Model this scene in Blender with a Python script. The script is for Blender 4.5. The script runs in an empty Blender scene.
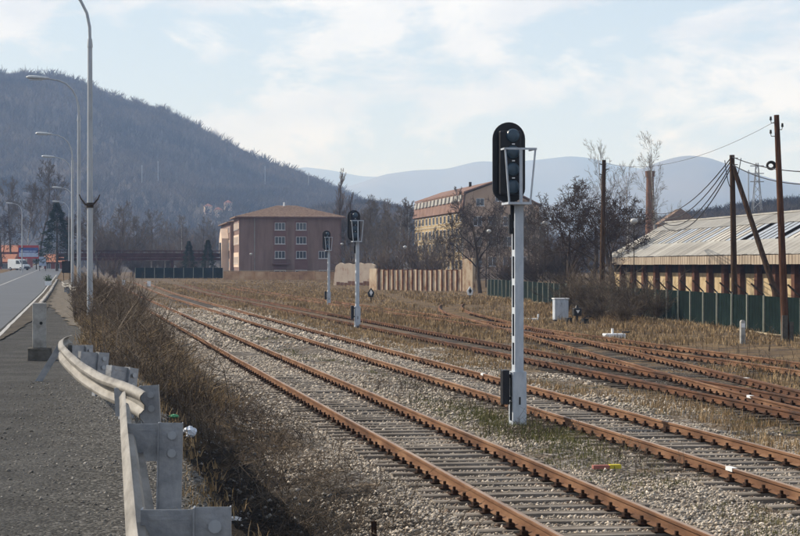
import bpy, math, random
import numpy as np
from mathutils import Vector, Matrix
R = math.radians
rnd = random.Random(7)
npr = np.random.default_rng(11)
sc = bpy.context.scene
C = sc.collection

# ------------------------------------------------------------------ camera
HC = 2.9                      # eye above the yard ground
F = 1900.0                    # focal length in units of 1/800 picture width
cam_d = bpy.data.cameras.new('camera')
cam = bpy.data.objects.new('camera', cam_d)
C.objects.link(cam)
cam_d.sensor_width = 36
cam_d.lens = F * 36 / 800
cam_d.clip_start = 0.2
cam_d.clip_end = 60000
cam.location = (0, 0, HC)
cam.rotation_euler = (R(90 - 0.06), 0, 0)
sc.camera = cam

# ------------------------------------------------------------------ sky, sun, exposure
SUN_AZ, SUN_EL = -66.0, 34.0
W = bpy.data.worlds.new('World')
sc.world = W
W.use_nodes = True
wt = W.node_tree
wt.nodes.clear()
def wn(t, **k):
    n = wt.nodes.new(t)
    for a, b in k.items():
        setattr(n, a, b)
    return n
sky = wn('ShaderNodeTexSky', sky_type='NISHITA', sun_disc=False)
sky.sun_elevation = R(SUN_EL)
sky.sun_rotation = R(SUN_AZ)
sky.altitude = 300
sky.air_density = 1.0
sky.dust_density = 1.6
sky.ozone_density = 1.4
bg = wn('ShaderNodeBackground')
bg.inputs['Strength'].default_value = 0.1
wo = wn('ShaderNodeOutputWorld')
tc = wn('ShaderNodeTexCoord')
mp = wn('ShaderNodeMapping')
mp.inputs['Scale'].default_value = (9.0, 9.0, 20.0)
mp.inputs['Location'].default_value = (0.3, 5.2, 2.4)
n1 = wn('ShaderNodeTexNoise')
n1.inputs['Scale'].default_value = 1.0
n1.inputs['Detail'].default_value = 9
n1.inputs['Roughness'].default_value = 0.6
n1.inputs['Distortion'].default_value = 0.25
rp = wn('ShaderNodeValToRGB')
rp.color_ramp.elements[0].position = 0.46
rp.color_ramp.elements[0].color = (0, 0, 0, 1)
rp.color_ramp.elements[1].position = 0.545
rp.color_ramp.elements[1].color = (0.9, 0.9, 0.9, 1)
n2 = wn('ShaderNodeTexNoise')
n2.inputs['Scale'].default_value = 1.6
n2.inputs['Detail'].default_value = 6
rp2 = wn('ShaderNodeValToRGB')
rp2.color_ramp.elements[0].position = 0.35
rp2.color_ramp.elements[0].color = (6.3, 6.8, 7.8, 1)
rp2.color_ramp.elements[1].position = 0.66
rp2.color_ramp.elements[1].color = (8.6, 8.8, 9.3, 1)
mx = wn('ShaderNodeMix', data_type='RGBA')
L = wt.links.new
L(tc.outputs['Generated'], mp.inputs['Vector'])
L(mp.outputs['Vector'], n1.inputs['Vector'])
L(mp.outputs['Vector'], n2.inputs['Vector'])
L(n1.outputs['Fac'], rp.inputs['Fac'])
L(n2.outputs['Fac'], rp2.inputs['Fac'])
L(rp.outputs['Color'], mx.inputs['Factor'])
# a whitish veil low over the horizon that thins out overhead, as on any hazy spring day
sp = wn('ShaderNodeSeparateXYZ'); L(tc.outputs['Generated'], sp.inputs[0])
vm = wn('ShaderNodeMapRange', interpolation_type='SMOOTHSTEP')
vm.inputs['From Min'].default_value = 0.0; vm.inputs['From Max'].default_value = 0.55
vm.inputs['To Min'].default_value = 0.8; vm.inputs['To Max'].default_value = 0.0
L(sp.outputs['Z'], vm.inputs['Value'])
veil = wn('ShaderNodeMix', data_type='RGBA')
veil.inputs['B'].default_value = (5.0, 6.3, 8.0, 1)
L(vm.outputs['Result'], veil.inputs['Factor']); L(sky.outputs['Color'], veil.inputs['A'])
L(veil.outputs['Result'], mx.inputs['A'])
L(rp2.outputs['Color'], mx.inputs['B'])
L(mx.outputs['Result'], bg.inputs['Color'])
L(bg.outputs['Background'], wo.inputs['Surface'])

sun_d = bpy.data.lights.new('sun', 'SUN')
sun_d.energy = 5.0
sun_d.angle = R(0.55)
sun_d.color = (1.0, 0.945, 0.87)
sun = bpy.data.objects.new('sun', sun_d)
C.objects.link(sun)
sd = Vector((math.sin(R(SUN_AZ)) * math.cos(R(SUN_EL)), math.cos(R(SUN_AZ)) * math.cos(R(SUN_EL)), math.sin(R(SUN_EL))))
sun.rotation_euler = sd.to_track_quat('Z', 'Y').to_euler()
sun.location = sd * 100

sc.view_settings.view_transform = 'Standard'
sc.view_settings.look = 'None'
sc.view_settings.gamma = 1
sc.view_settings.exposure = 0.3
sc.cycles.use_denoising = True
sc.cycles.max_bounces = 6
sc.cycles.volume_bounces = 2
sc.cycles.use_light_tree = False

# ------------------------------------------------------------------ frames
TH = R(9.85)                  # the tracks run away to the left of the view axis
cT, sT = math.cos(TH), math.sin(TH)
def uv(u, v, z=0.0):
    return Vector((u * cT - v * sT, u * sT + v * cT, z))
def to_uv(X, Y):
    return X * cT + Y * sT, -X * sT + Y * cT
def at(x, y, d):
    return Vector(((x - 400) * d / F, d, HC - (y - 266) * d / F))

# ------------------------------------------------------------------ noise in numpy
_perm = np.random.default_rng(3).random((256, 256))
def vnoise(x, y):
    x = np.asarray(x, float); y = np.asarray(y, float)
    xi = np.floor(x).astype(int); yi = np.floor(y).astype(int)
    fx = x - xi; fy = y - yi
    fx = fx * fx * (3 - 2 * fx); fy = fy * fy * (3 - 2 * fy)
    g = lambda a, b: _perm[a & 255, b & 255]
    return (g(xi, yi) * (1 - fx) + g(xi + 1, yi) * fx) * (1 - fy) + (g(xi, yi + 1) * (1 - fx) + g(xi + 1, yi + 1) * fx) * fy
def fbm(x, y, o=4):
    s = 0; a = 0.5; t = 0
    for i in range(o):
        s = s + a * vnoise(np.asarray(x) * 2 ** i + 17 * i, np.asarray(y) * 2 ** i + 31 * i); t += a; a *= 0.5
    return s / t
def sstep(a, b, x):
    t = np.clip((np.asarray(x, float) - a) / (b - a), 0, 1)
    return t * t * (3 - 2 * t)

# ------------------------------------------------------------------ materials
MATS = {}
def mat(name, cols, scale=4.0, rough=0.85, metal=0.0, bump=0.0, bscale=None, per=None, detail=6, stops=None, stretch=None, spec=0.3, pervar=0.25):
    """procedural material: a noise ramp over cols, optional per-object / per-island value shift, optional bump"""
    if name in MATS: return MATS[name]
    m = bpy.data.materials.new(name); m.use_nodes = True
    nt = m.node_tree; N = nt.nodes; K = nt.links.new
    p = N['Principled BSDF']
    p.inputs['Roughness'].default_value = rough
    p.inputs['Metallic'].default_value = metal
    p.inputs['Specular IOR Level'].default_value = spec if rough < .7 else min(spec, .06)
    t = N.new('ShaderNodeTexCoord'); mpn = N.new('ShaderNodeMapping')
    if stretch: mpn.inputs['Scale'].default_value = stretch
    K(t.outputs['Object'], mpn.inputs['Vector'])
    nz = N.new('ShaderNodeTexNoise'); nz.inputs['Scale'].default_value = scale; nz.inputs['Detail'].default_value = detail
    nz.inputs['Roughness'].default_value = 0.62
    K(mpn.outputs['Vector'], nz.inputs['Vector'])
    r = N.new('ShaderNodeValToRGB')
    n = len(cols)
    ps = stops or [0.32 + 0.36 * i / max(1, n - 1) for i in range(n)]
    while len(r.color_ramp.elements) < n: r.color_ramp.elements.new(0.5)
    for i, e in enumerate(r.color_ramp.elements):
        e.position = ps[i]; e.color = (*cols[i], 1)
    K(nz.outputs['Fac'], r.inputs['Fac'])
    col = r.outputs['Color']
    if per:
        h = N.new('ShaderNodeHueSaturation')
        mr = N.new('ShaderNodeMapRange'); mr.inputs['To Min'].default_value = 1 - pervar; mr.inputs['To Max'].default_value = 1 + pervar
        if per == 'island':
            g = N.new('ShaderNodeNewGeometry'); K(g.outputs['Random Per Island'], mr.inputs['Value'])
        else:
            g = N.new('ShaderNodeObjectInfo'); K(g.outputs['Random'], mr.inputs['Value'])
        K(mr.outputs['Result'], h.inputs['Value']); K(col, h.inputs['Color']); col = h.outputs['Color']
    K(col, p.inputs['Base Color'])
    if bump:
        b = N.new('ShaderNodeBump'); b.inputs['Strength'].default_value = bump; b.inputs['Distance'].default_value = 0.02
        nb = N.new('ShaderNodeTexNoise'); nb.inputs['Scale'].default_value = bscale or scale * 6; nb.inputs['Detail'].default_value = 5
        K(mpn.outputs['Vector'], nb.inputs['Vector'])
        K(nb.outputs['Fac'], b.inputs['Height']); K(b.outputs['Normal'], p.inputs['Normal'])
    MATS[name] = m
    return m

mat('rust_rail', [(0.08, 0.045, 0.03), (0.15, 0.08, 0.047), (0.23, 0.135, 0.08)], 3.0, 0.7, bump=0.3, bscale=40, stretch=(1, .25, 1))
mat('rail_top', [(0.16, 0.1, 0.065), (0.27, 0.18, 0.12), (0.34, 0.245, 0.175)], 6, 0.5, metal=.2, stretch=(1, .1, 1), spec=.5)
mat('dark_rail', [(0.05, 0.032, 0.024), (0.1, 0.052, 0.033), (0.16, 0.08, 0.045)], 3.0, 0.7, bump=0.3, bscale=40, stretch=(1, .25, 1))
mat('rust_clip', [(0.02, 0.013, 0.01), (0.05, 0.027, 0.018)], 12, 0.85)
mat('sleeper_wood', [(0.075, 0.06, 0.047), (0.165, 0.142, 0.118), (0.29, 0.262, 0.228)], 2.2, 0.9, bump=0.6, bscale=30, per='object', stretch=(.4, 3, 1), pervar=.22)
mat('timber_dark', [(0.035, 0.028, 0.022), (0.09, 0.075, 0.06), (0.16, 0.14, 0.12)], 2.2, 0.9, bump=0.6, bscale=30, per='object', stretch=(.4, 3, 1))
mat('rusty_stone', [(0.09, 0.06, 0.042), (0.18, 0.13, 0.095), (0.3, 0.24, 0.19)], 25, 0.95, per='island', pervar=.5)
mat('stone', [(0.21, 0.174, 0.136), (0.36, 0.31, 0.25), (0.55, 0.495, 0.42)], 25, 0.9, per='island', pervar=.55)
mat('gravel_small', [(0.08, 0.074, 0.066), (0.16, 0.15, 0.135), (0.28, 0.265, 0.245)], 25, 0.9, per='island', pervar=.5)
mat('asphalt_road', [(0.06, 0.064, 0.07), (0.08, 0.084, 0.09)], 0.5, 0.62, bump=0.3, bscale=60)
mat('gutter_dirt', [(0.035, 0.03, 0.025), (0.07, 0.06, 0.048), (0.11, 0.095, 0.076)], 2.5, 0.95, bump=.4, bscale=20)
mat('verge_gravel', [(0.07, 0.06, 0.048), (0.13, 0.112, 0.09), (0.2, 0.178, 0.15)], 3.5, 0.95, bump=.5, bscale=30)
mat('line_paint', [(0.2, 0.195, 0.185), (0.55, 0.54, 0.52)], 9, 0.7)
mat('kerb_stone', [(0.3, 0.28, 0.25), (0.46, 0.43, 0.39)], 3, 0.9, bump=.4, bscale=25, per='object')
mat('concrete', [(0.2, 0.19, 0.17), (0.32, 0.31, 0.285), (0.42, 0.405, 0.37)], 4, 0.9, bump=.5, bscale=40)
mat('concrete_dark', [(0.07, 0.065, 0.055), (0.14, 0.13, 0.115)], 5, 0.95, bump=.7, bscale=30)
mat('galvanised', [(0.2, 0.215, 0.23), (0.3, 0.31, 0.325), (0.38, 0.385, 0.39)], 6, 0.5, metal=.55, bump=.15, bscale=30, spec=.5)
mat('beam_metal', [(0.09, 0.08, 0.066), (0.18, 0.167, 0.145), (0.25, 0.235, 0.21)], 9, 0.6, metal=.25, stretch=(1, .12, 1), bump=.05, bscale=20, spec=.4)
mat('lamp_steel', [(0.28, 0.3, 0.32), (0.42, 0.44, 0.46)], 5, 0.5, metal=.5, spec=.5, stretch=(1, 1, .2))
mat('lamp_lens', [(0.33, 0.36, 0.38), (0.45, 0.47, 0.49)], 5, 0.2, spec=.6)
mat('signal_paint', [(0.22, 0.215, 0.2), (0.36, 0.4, 0.45), (0.45, 0.49, 0.53)], 5, 0.55, bump=.1, stops=[.3, .4, .6], stretch=(1.5, 1.5, .5))
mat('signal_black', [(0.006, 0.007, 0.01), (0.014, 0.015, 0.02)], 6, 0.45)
mat('lens_cover', [(0.012, 0.035, 0.058), (0.022, 0.055, 0.085)], 8, 0.35, spec=.6)
mat('globe_glass', [(0.42, 0.42, 0.41), (0.52, 0.52, 0.5)], 6, 0.4)
mat('white_paint', [(0.6, 0.61, 0.62), (0.8, 0.8, 0.79)], 6, 0.5)
mat('black_paint', [(0.008, 0.008, 0.009), (0.02, 0.02, 0.02)], 6, 0.5)
mat('pole_wood', [(0.025, 0.016, 0.011), (0.06, 0.038, 0.026), (0.1, 0.065, 0.045)], 3, 0.9, bump=.5, bscale=20, stretch=(4, 4, .4))
mat('pole_wood_red', [(0.045, 0.022, 0.014), (0.09, 0.045, 0.028), (0.14, 0.075, 0.05)], 3, 0.9, bump=.5, bscale=20, stretch=(4, 4, .4))
mat('cable', [(0.012, 0.012, 0.014), (0.02, 0.02, 0.022)], 3, 0.6)
mat('fence_green', [(0.003, 0.008, 0.007), (0.0045, 0.0125, 0.0115), (0.009, 0.019, 0.017)], 1.5, 0.9, per='object', bump=.3, bscale=10, pervar=.15)
mat('fence_post', [(0.24, 0.25, 0.2), (0.38, 0.38, 0.31)], 4, 0.7)
mat('arm_dark', [(0.03, 0.025, 0.02), (0.07, 0.055, 0.045)], 4, 0.8)
mat('footing', [(0.3, 0.25, 0.17), (0.42, 0.36, 0.26)], 2, 0.9)
mat('rust_panel', [(0.2, 0.09, 0.045), (0.42, 0.3, 0.2), (0.53, 0.43, 0.31), (0.56, 0.47, 0.35)], 1.1, 0.85, per='object', stretch=(1.3, 1, .6), pervar=.12)
mat('rust_dark', [(0.07, 0.028, 0.016), (0.16, 0.065, 0.035)], 3, 0.85)
mat('wall_pink', [(0.36, 0.17, 0.11), (0.55, 0.44, 0.34), (0.6, 0.5, 0.39)], 0.9, 0.9, stretch=(1.6, 1, .8), stops=[.3, .42, .6])
mat('wall_brown', [(0.24, 0.13, 0.07), (0.42, 0.26, 0.145), (0.52, 0.36, 0.22)], 0.5, 0.9, bump=.2)
mat('house_mauve', [(0.15, 0.1, 0.085), (0.205, 0.14, 0.12), (0.24, 0.168, 0.148)], 0.9, 0.9, stretch=(1, 1, .16))
mat('house_strip', [(0.15, 0.085, 0.075), (0.19, 0.11, 0.1)], 0.6, 0.9)
mat('house_cream', [(0.56, 0.43, 0.34), (0.66, 0.52, 0.41)], 0.5, 0.9)
mat('roof_tile', [(0.13, 0.085, 0.062), (0.19, 0.132, 0.1), (0.25, 0.185, 0.142)], 2.5, 0.9, per='object', pervar=.08)
mat('roof_orange', [(0.28, 0.12, 0.075), (0.38, 0.18, 0.115)], 2.0, 0.9)
mat('house_red', [(0.22, 0.07, 0.06), (0.3, 0.1, 0.09)], 1.0, 0.9)
mat('window_frame', [(0.5, 0.5, 0.5), (0.62, 0.62, 0.62)], 4, 0.6)
mat('glass_dark', [(0.02, 0.026, 0.032), (0.045, 0.055, 0.065)], 1.0, 0.12, spec=.6)
mat('factory_yellow', [(0.24, 0.18, 0.1), (0.36, 0.275, 0.155), (0.42, 0.33, 0.2)], 0.6, 0.9)
mat('factory_gable', [(0.38, 0.27, 0.19), (0.47, 0.35, 0.26)], 0.3, 0.9)
mat('factory_roof', [(0.15, 0.095, 0.075), (0.24, 0.155, 0.125)], 0.5, 0.85)
mat('sheet_pale', [(0.22, 0.205, 0.18), (0.35, 0.335, 0.3), (0.43, 0.415, 0.375)], 0.6, 0.75, per='object', stretch=(.6, 1.5, 1), pervar=.2)
mat('sheet_grey', [(0.2, 0.195, 0.18), (0.3, 0.29, 0.265), (0.36, 0.35, 0.325)], 0.5, 0.75, per='object', pervar=.16)
mat('glazing', [(0.25, 0.27, 0.29), (0.36, 0.39, 0.42)], 0.8, 0.25, per='object', spec=.7, pervar=.18)
mat('fascia', [(0.2, 0.155, 0.115), (0.31, 0.255, 0.195), (0.38, 0.325, 0.255)], 1.2, 0.85, stretch=(1, 2, .3), per='object', pervar=.1)
mat('brick_yellow', [(0.27, 0.2, 0.11), (0.4, 0.31, 0.185), (0.46, 0.37, 0.24)], 1.2, 0.9)
mat('pillar_rust', [(0.065, 0.032, 0.021), (0.12, 0.06, 0.04)], 1.5, 0.9)
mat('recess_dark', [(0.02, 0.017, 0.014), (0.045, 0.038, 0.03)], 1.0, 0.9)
mat('chimney_brick', [(0.13, 0.07, 0.048), (0.21, 0.12, 0.085)], 0.6, 0.9)
mat('bridge_red', [(0.05, 0.022, 0.02), (0.09, 0.038, 0.034)], 1.0, 0.8)
mat('van_white', [(0.6, 0.64, 0.66), (0.7, 0.73, 0.75)], 1.0, 0.35, spec=.5)
mat('rubber', [(0.012, 0.012, 0.012), (0.025, 0.025, 0.025)], 5, 0.8)
mat('board_blue', [(0.035, 0.06, 0.2), (0.06, 0.1, 0.3)], 0.8, 0.6)
mat('board_pale', [(0.3, 0.38, 0.55), (0.5, 0.56, 0.68)], 1.3, 0.6)
mat('board_red', [(0.3, 0.03, 0.035), (0.42, 0.05, 0.05)], 1.0, 0.6)
mat('twig_pale', [(0.12, 0.105, 0.093), (0.2, 0.18, 0.16)], 0.5, 0.95)
mat('bark', [(0.035, 0.026, 0.021), (0.075, 0.058, 0.046), (0.12, 0.095, 0.075)], 2, 0.95, stretch=(3, 3, .6))
mat('bark_pale', [(0.05, 0.045, 0.04), (0.36, 0.34, 0.31), (0.48, 0.46, 0.43)], 2.2, 0.9, stretch=(1, 1, 2.5), stops=[.36, .44, .62])
mat('twig_dark', [(0.04, 0.029, 0.024), (0.075, 0.055, 0.045)], 0.6, 0.95, per='object', pervar=.2)
mat('twig_brown', [(0.08, 0.06, 0.047), (0.15, 0.115, 0.09)], 0.5, 0.95, per='object', pervar=.25)
mat('twig_grey', [(0.085, 0.071, 0.06), (0.155, 0.132, 0.113)], 0.5, 0.95, per='object', pervar=.2)
mat('needle', [(0.012, 0.022, 0.013), (0.025, 0.04, 0.022)], 0.8, 0.95)
mat('bush_green', [(0.025, 0.05, 0.015), (0.05, 0.09, 0.025)], 3, 0.9)
mat('brush_stem', [(0.05, 0.038, 0.029), (0.115, 0.09, 0.067), (0.22, 0.178, 0.135)], 0.7, 0.95, per='island', pervar=.45)
mat('dry_grass', [(0.17, 0.115, 0.06), (0.3, 0.21, 0.115), (0.41, 0.31, 0.18)], 0.35, 0.95, per='island', pervar=.4)
mat('green_grass', [(0.07, 0.075, 0.028), (0.135, 0.13, 0.052), (0.23, 0.2, 0.1)], 0.7, 0.9, per='island', pervar=.4)
mat('forest', [(0.026, 0.023, 0.02), (0.078, 0.061, 0.046), (0.15, 0.115, 0.083)], 0.012, 0.95, per='island', pervar=.4)
mat('forest_floor', [(0.06, 0.05, 0.04), (0.13, 0.105, 0.08)], 0.01, 0.95)
mat('hill_far', [(0.05, 0.05, 0.042), (0.09, 0.08, 0.06), (0.12, 0.1, 0.075)], 0.002, 0.95)
mat('yellow_paint', [(0.42, 0.34, 0.03), (0.55, 0.46, 0.06)], 8, 0.7)
mat('red_brick', [(0.26, 0.1, 0.085), (0.36, 0.16, 0.13)], 8, 0.8)
mat('plastic_bag', [(0.5, 0.56, 0.64), (0.72, 0.76, 0.82)], 6, 0.4)
mat('plastic_green', [(0.03, 0.18, 0.08), (0.06, 0.28, 0.13)], 6, 0.4)
mat('paper', [(0.65, 0.65, 0.64), (0.82, 0.82, 0.8)], 6, 0.8)

def add_brick_pattern(name, sx, sy, depth=.03):
    """fine coursed joints on a far wall or roof, as bump only"""
    m = MATS[name]; nt = m.node_tree; p = nt.nodes['Principled BSDF']
    t = nt.nodes.new('ShaderNodeTexCoord'); b = nt.nodes.new('ShaderNodeTexBrick')
    b.inputs['Scale'].default_value = 1; b.inputs['Brick Width'].default_value = sx; b.inputs['Row Height'].default_value = sy
    b.inputs['Mortar Size'].default_value = .02
    bp = nt.nodes.new('ShaderNodeBump'); bp.inputs['Distance'].default_value = depth; bp.inputs['Strength'].default_value = .8
    nt.links.new(t.outputs['Object'], b.inputs['Vector']); nt.links.new(b.outputs['Fac'], bp.inputs['Height'])
    bp.invert = True
    nt.links.new(bp.outputs['Normal'], p.inputs['Normal'])

def ground_material():
    m = bpy.data.materials.new('yard_ground'); m.use_nodes = True
    nt = m.node_tree; N = nt.nodes; K = nt.links.new
    p = N['Principled BSDF']; p.inputs['Roughness'].default_value = .95; p.inputs['Specular IOR Level'].default_value = .03
    t = N.new('ShaderNodeTexCoord')
    def noise(s, d=6, ro=.6):
        n = N.new('ShaderNodeTexNoise'); n.inputs['Scale'].default_value = s; n.inputs['Detail'].default_value = d; n.inputs['Roughness'].default_value = ro
        K(t.outputs['Object'], n.inputs['Vector']); return n.outputs['Fac']
    def ramp(fac, cols, ps, interp='LINEAR'):
        r = N.new('ShaderNodeValToRGB'); r.color_ramp.interpolation = interp
        while len(r.color_ramp.elements) < len(cols): r.color_ramp.elements.new(.5)
        for e, c, q in zip(r.color_ramp.elements, cols, ps): e.position = q; e.color = (*c, 1)
        K(fac, r.inputs['Fac']); return r.outputs['Color']
    def math_(op, a, b):
        n = N.new('ShaderNodeMath'); n.operation = op
        for i, x in enumerate((a, b)):
            if isinstance(x, (int, float)): n.inputs[i].default_value = x
            else: K(x, n.inputs[i])
        return n.outputs[0]
    def mix(f, a, b):
        n = N.new('ShaderNodeMix'); n.data_type = 'RGBA'
        K(f, n.inputs['Factor']); K(a, n.inputs['A']); K(b, n.inputs['B']); return n.outputs['Result']
    sep = N.new('ShaderNodeSeparateXYZ'); K(t.outputs['Object'], sep.inputs[0])
    vor = N.new('ShaderNodeTexVoronoi'); vor.inputs['Scale'].default_value = 17; K(t.outputs['Object'], vor.inputs['Vector'])
    sepc = N.new('ShaderNodeSeparateColor'); K(vor.outputs['Color'], sepc.inputs[0])
    stone = ramp(sepc.outputs[0], [(.045, .036, .029), (.1, .086, .072), (.19, .168, .145), (.34, .315, .28)], [0, .35, .7, 1])
    soil = ramp(noise(1.4), [(.05, .036, .026), (.1, .075, .054), (.16, .125, .09)], [.3, .5, .7])
    grass = ramp(noise(.5, 8, .7), [(.095, .066, .038), (.18, .122, .066), (.26, .185, .1)], [.3, .5, .72])
    # where: u in metres across the tracks, edges broken up by noise
    un = math_('ADD', sep.outputs[0], math_('MULTIPLY', math_('SUBTRACT', noise(.45, 5), .5), 5.0))
    a = [0, 3.0, 3.6, 11.3, 12.6, 13.2, 15.6, 16.6, 60]
    gmask = ramp(math_('DIVIDE', un, 60.0), [(0,)*3, (0,)*3, (1,)*3, (1,)*3, (.25,)*3, (.6,)*3, (.55,)*3, (.06,)*3, (0,)*3], [x / 60 for x in a])
    far = N.new('ShaderNodeMapRange'); K(sep.outputs[1], far.inputs['Value'])
    far.inputs['From Min'].default_value = 45; far.inputs['From Max'].default_value = 170
    far.inputs['To Min'].default_value = 1; far.inputs['To Max'].default_value = .45
    gm = math_('MULTIPLY', gmask, far.outputs['Result'])
    patch = ramp(noise(.9, 6), [(0,)*3, (1,)*3], [.42, .6])
    base = mix(patch, soil, grass)
    # ditch below the road: burnt black soil, with the bank's shade painted in
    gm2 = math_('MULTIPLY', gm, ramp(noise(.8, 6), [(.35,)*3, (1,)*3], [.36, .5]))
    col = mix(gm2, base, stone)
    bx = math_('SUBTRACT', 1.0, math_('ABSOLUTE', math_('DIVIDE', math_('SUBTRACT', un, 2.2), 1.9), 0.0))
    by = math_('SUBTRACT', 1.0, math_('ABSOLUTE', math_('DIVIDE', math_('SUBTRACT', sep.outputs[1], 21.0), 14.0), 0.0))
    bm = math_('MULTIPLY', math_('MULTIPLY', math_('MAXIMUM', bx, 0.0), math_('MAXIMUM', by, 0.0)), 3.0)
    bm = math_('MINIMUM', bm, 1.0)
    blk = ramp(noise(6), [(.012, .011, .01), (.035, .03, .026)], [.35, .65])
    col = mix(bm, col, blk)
    K(col, p.inputs['Base Color'])
    b = N.new('ShaderNodeBump'); b.inputs['Strength'].default_value = .9; b.inputs['Distance'].default_value = .05
    vor2 = math_('ADD', math_('MULTIPLY', vor.outputs['Distance'], -1.0), noise(9))
    K(vor2, b.inputs['Height']); K(b.outputs['Normal'], p.inputs['Normal'])
    MATS['yard_ground'] = m
    # shoulder: worn tarmac with loose grit
    m = bpy.data.materials.new('shoulder_tarmac'); m.use_nodes = True
    nt = m.node_tree; N = nt.nodes; K = nt.links.new
    p = N['Principled BSDF']; p.inputs['Roughness'].default_value = .9; p.inputs['Specular IOR Level'].default_value = .05
    t = N.new('ShaderNodeTexCoord')
    sep = N.new('ShaderNodeSeparateXYZ'); K(t.outputs['Object'], sep.inputs[0])
    vor = N.new('ShaderNodeTexVoronoi'); vor.inputs['Scale'].default_value = 38; K(t.outputs['Object'], vor.inputs['Vector'])
    sepc = N.new('ShaderNodeSeparateColor'); K(vor.outputs['Color'], sepc.inputs[0])
    grit = ramp(sepc.outputs[0], [(.02, .019, .017), (.06, .057, .051), (.11, .104, .094), (.24, .23, .21)], [0, .4, .75, 1])
    tar = ramp(noise(1.1, 8, .7), [(.03, .03, .03), (.052, .052, .051), (.08, .079, .076)], [.3, .5, .7])
    fine = ramp(noise(70, 2), [(.75,)*3, (1.25,)*3], [.35, .65])
    mm = N.new('ShaderNodeMix'); mm.data_type = 'RGBA'; mm.blend_type = 'MULTIPLY'; mm.inputs['Factor'].default_value = .8
    K(tar, mm.inputs['A']); K(fine, mm.inputs['B'])
    un = math_('ADD', sep.outputs[0], math_('MULTIPLY', math_('SUBTRACT', noise(.8, 6, .7), .5), 1.6))
    g = ramp(math_('MULTIPLY', math_('ADD', un, 2.0), .3), [(.08,)*3, (.25,)*3, (.9,)*3], [0, .5, .82])
    K(mix(g, mm.outputs['Result'], grit), p.inputs['Base Color'])
    b = N.new('ShaderNodeBump'); b.inputs['Strength'].default_value = .7; b.inputs['Distance'].default_value = .015
    K(math_('SUBTRACT', noise(40, 4), vor.outputs['Distance']), b.inputs['Height']); K(b.outputs['Normal'], p.inputs['Normal'])
    MATS['shoulder_tarmac'] = m
ground_material()

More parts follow.
